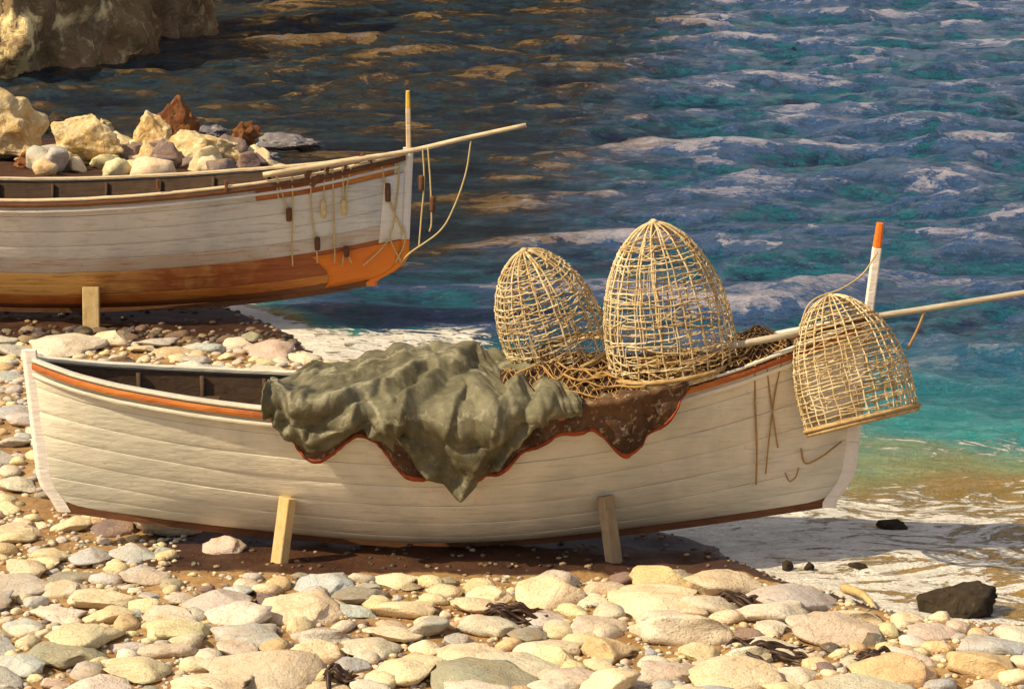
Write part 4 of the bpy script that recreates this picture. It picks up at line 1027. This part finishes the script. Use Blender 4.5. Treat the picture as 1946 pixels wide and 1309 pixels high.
    if hem:
        mb = MB(); k = 2
        E = G[-1]+N[-1]*.006; E2 = G[-k]+N[-k]*.006
        mb.grid([E2, (E+E2)/2+N[-1]*.004, E+N[-1]*.002, E-N[-1]*.012+np.array([0, 0, -.012])]); mb.v = [tuple(Vector(p)-Vector(org)) for p in mb.v]
        mb.build('hem', hem, o, solid=.005)
    return o
topG = [(505, 742), (540, 722), (600, 712), (660, 704), (710, 684), (760, 669), (820, 662), (880, 664), (930, 676), (980, 690), (1030, 700), (1070, 712), (1105, 722)]
botG = [(505, 765), (520, 790), (545, 825), (570, 848), (595, 860), (622, 856), (655, 832), (690, 806), (720, 828), (750, 858), (790, 886), (830, 914), (868, 940), (885, 938), (912, 915), (945, 885), (975, 855), (1005, 815), (1035, 782), (1070, 756), (1105, 738)]
topB = [(540, 735), (700, 700), (850, 690), (960, 700), (1060, 702), (1150, 712), (1240, 706), (1310, 702)]
botB = [(540, 820), (565, 850), (595, 872), (625, 868), (655, 848), (690, 818), (718, 846), (745, 876), (775, 902), (800, 908), (850, 915), (900, 912), (945, 900), (985, 870), (1030, 840), (1080, 822), (1125, 815), (1150, 832), (1175, 860), (1195, 864), (1220, 845), (1250, 815), (1275, 785), (1292, 755), (1310, 735)]
cloth('sailcloth', topB, botB, M['cloth'], 'brown sailcloth with a red hem showing below and right of the green tarpaulin', 'cloth', .0, 4, .030, hem=M['hem'])
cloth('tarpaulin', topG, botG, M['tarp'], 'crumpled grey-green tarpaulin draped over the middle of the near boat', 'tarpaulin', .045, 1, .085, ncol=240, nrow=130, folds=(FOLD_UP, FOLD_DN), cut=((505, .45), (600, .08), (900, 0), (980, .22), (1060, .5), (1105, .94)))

# heap of nets under the traps
def heap(name, u0, u1, tops, label, seed):
    n = 110; m = 34; us = np.linspace(u0, u1, n); G = np.zeros((m, n, 3))
    vt = np.interp(us, *zip(*tops))
    for j, u in enumerate(us):
        x = P(u, 690, y=.4)[0]; t = float(np.clip(H1.t_at(x), 0, .985)); zg = float(H1.zg(t)); y0 = H1.pt(t, 1, -1)[1]-.03; y1 = H1.pt(t, 1, 1)[1]+.02
        zt = max(P(u, vt[j], y=.6)[2], zg+.01)
        for i in range(m):
            a = i/(m-1); yy = y0+(y1-y0)*a; k = max(0, math.sin(math.pi*a))**.6
            G[i, j] = (x, yy, zg-.02+(zt-zg+.02)*k)
    Z = .05*fbm(G[..., 0]*5, G[..., 1]*5, seed, 4)+.03*(1-np.abs(fbm(G[..., 0]*9, G[..., 1]*12, seed+5, 3))*2)
    G[..., 2] += Z*.7; mb = MB(); mb.grid(G); org = G[m//2, n//2].copy(); mb.v = [tuple(np.array(p)-org) for p in mb.v]
    o = mb.build(name, M['net'], None); o.location = org; tag(o, label, 'fishing net')
    r_ = random.Random(seed); mb = MB()
    for sg in (-1, 1):
        for j0 in range(-m, n+m, 3):
            pts = []
            for i in range(0, m-2):
                j = j0+sg*i
                if 1 <= j < n-1:
                    pts.append(G[i, j]-org+np.array([r_.uniform(-.006, .006), -.006, .010+r_.uniform(-.004, .006)]))
            if len(pts) > 4: mb.tube(pts, .0038, 3, False)
    for k in range(26):                      # loose head ropes lying on the heap
        j = r_.randrange(4, n-30); i = r_.randrange(2, 14); pts = []
        for q in range(6): pts.append(G[min(m-1, max(0, i+int(r_.uniform(-2, 3)))), min(n-1, j+q*5)]-org+np.array([0, -.012, .022]))
        mb.tube(catmull(pts, 4), r_.uniform(.006, .009), 5, False)
    tag(mb.build('net_cords', M['oldrope'], o), kind='stuff')
heap('fishing_net', 950, 1500, [(950, 700), (1000, 690), (1100, 682), (1160, 690), (1300, 688), (1390, 660), (1440, 630), (1470, 640), (1500, 652)], 'dark brown fishing net heaped along the near boat under the traps', 6)
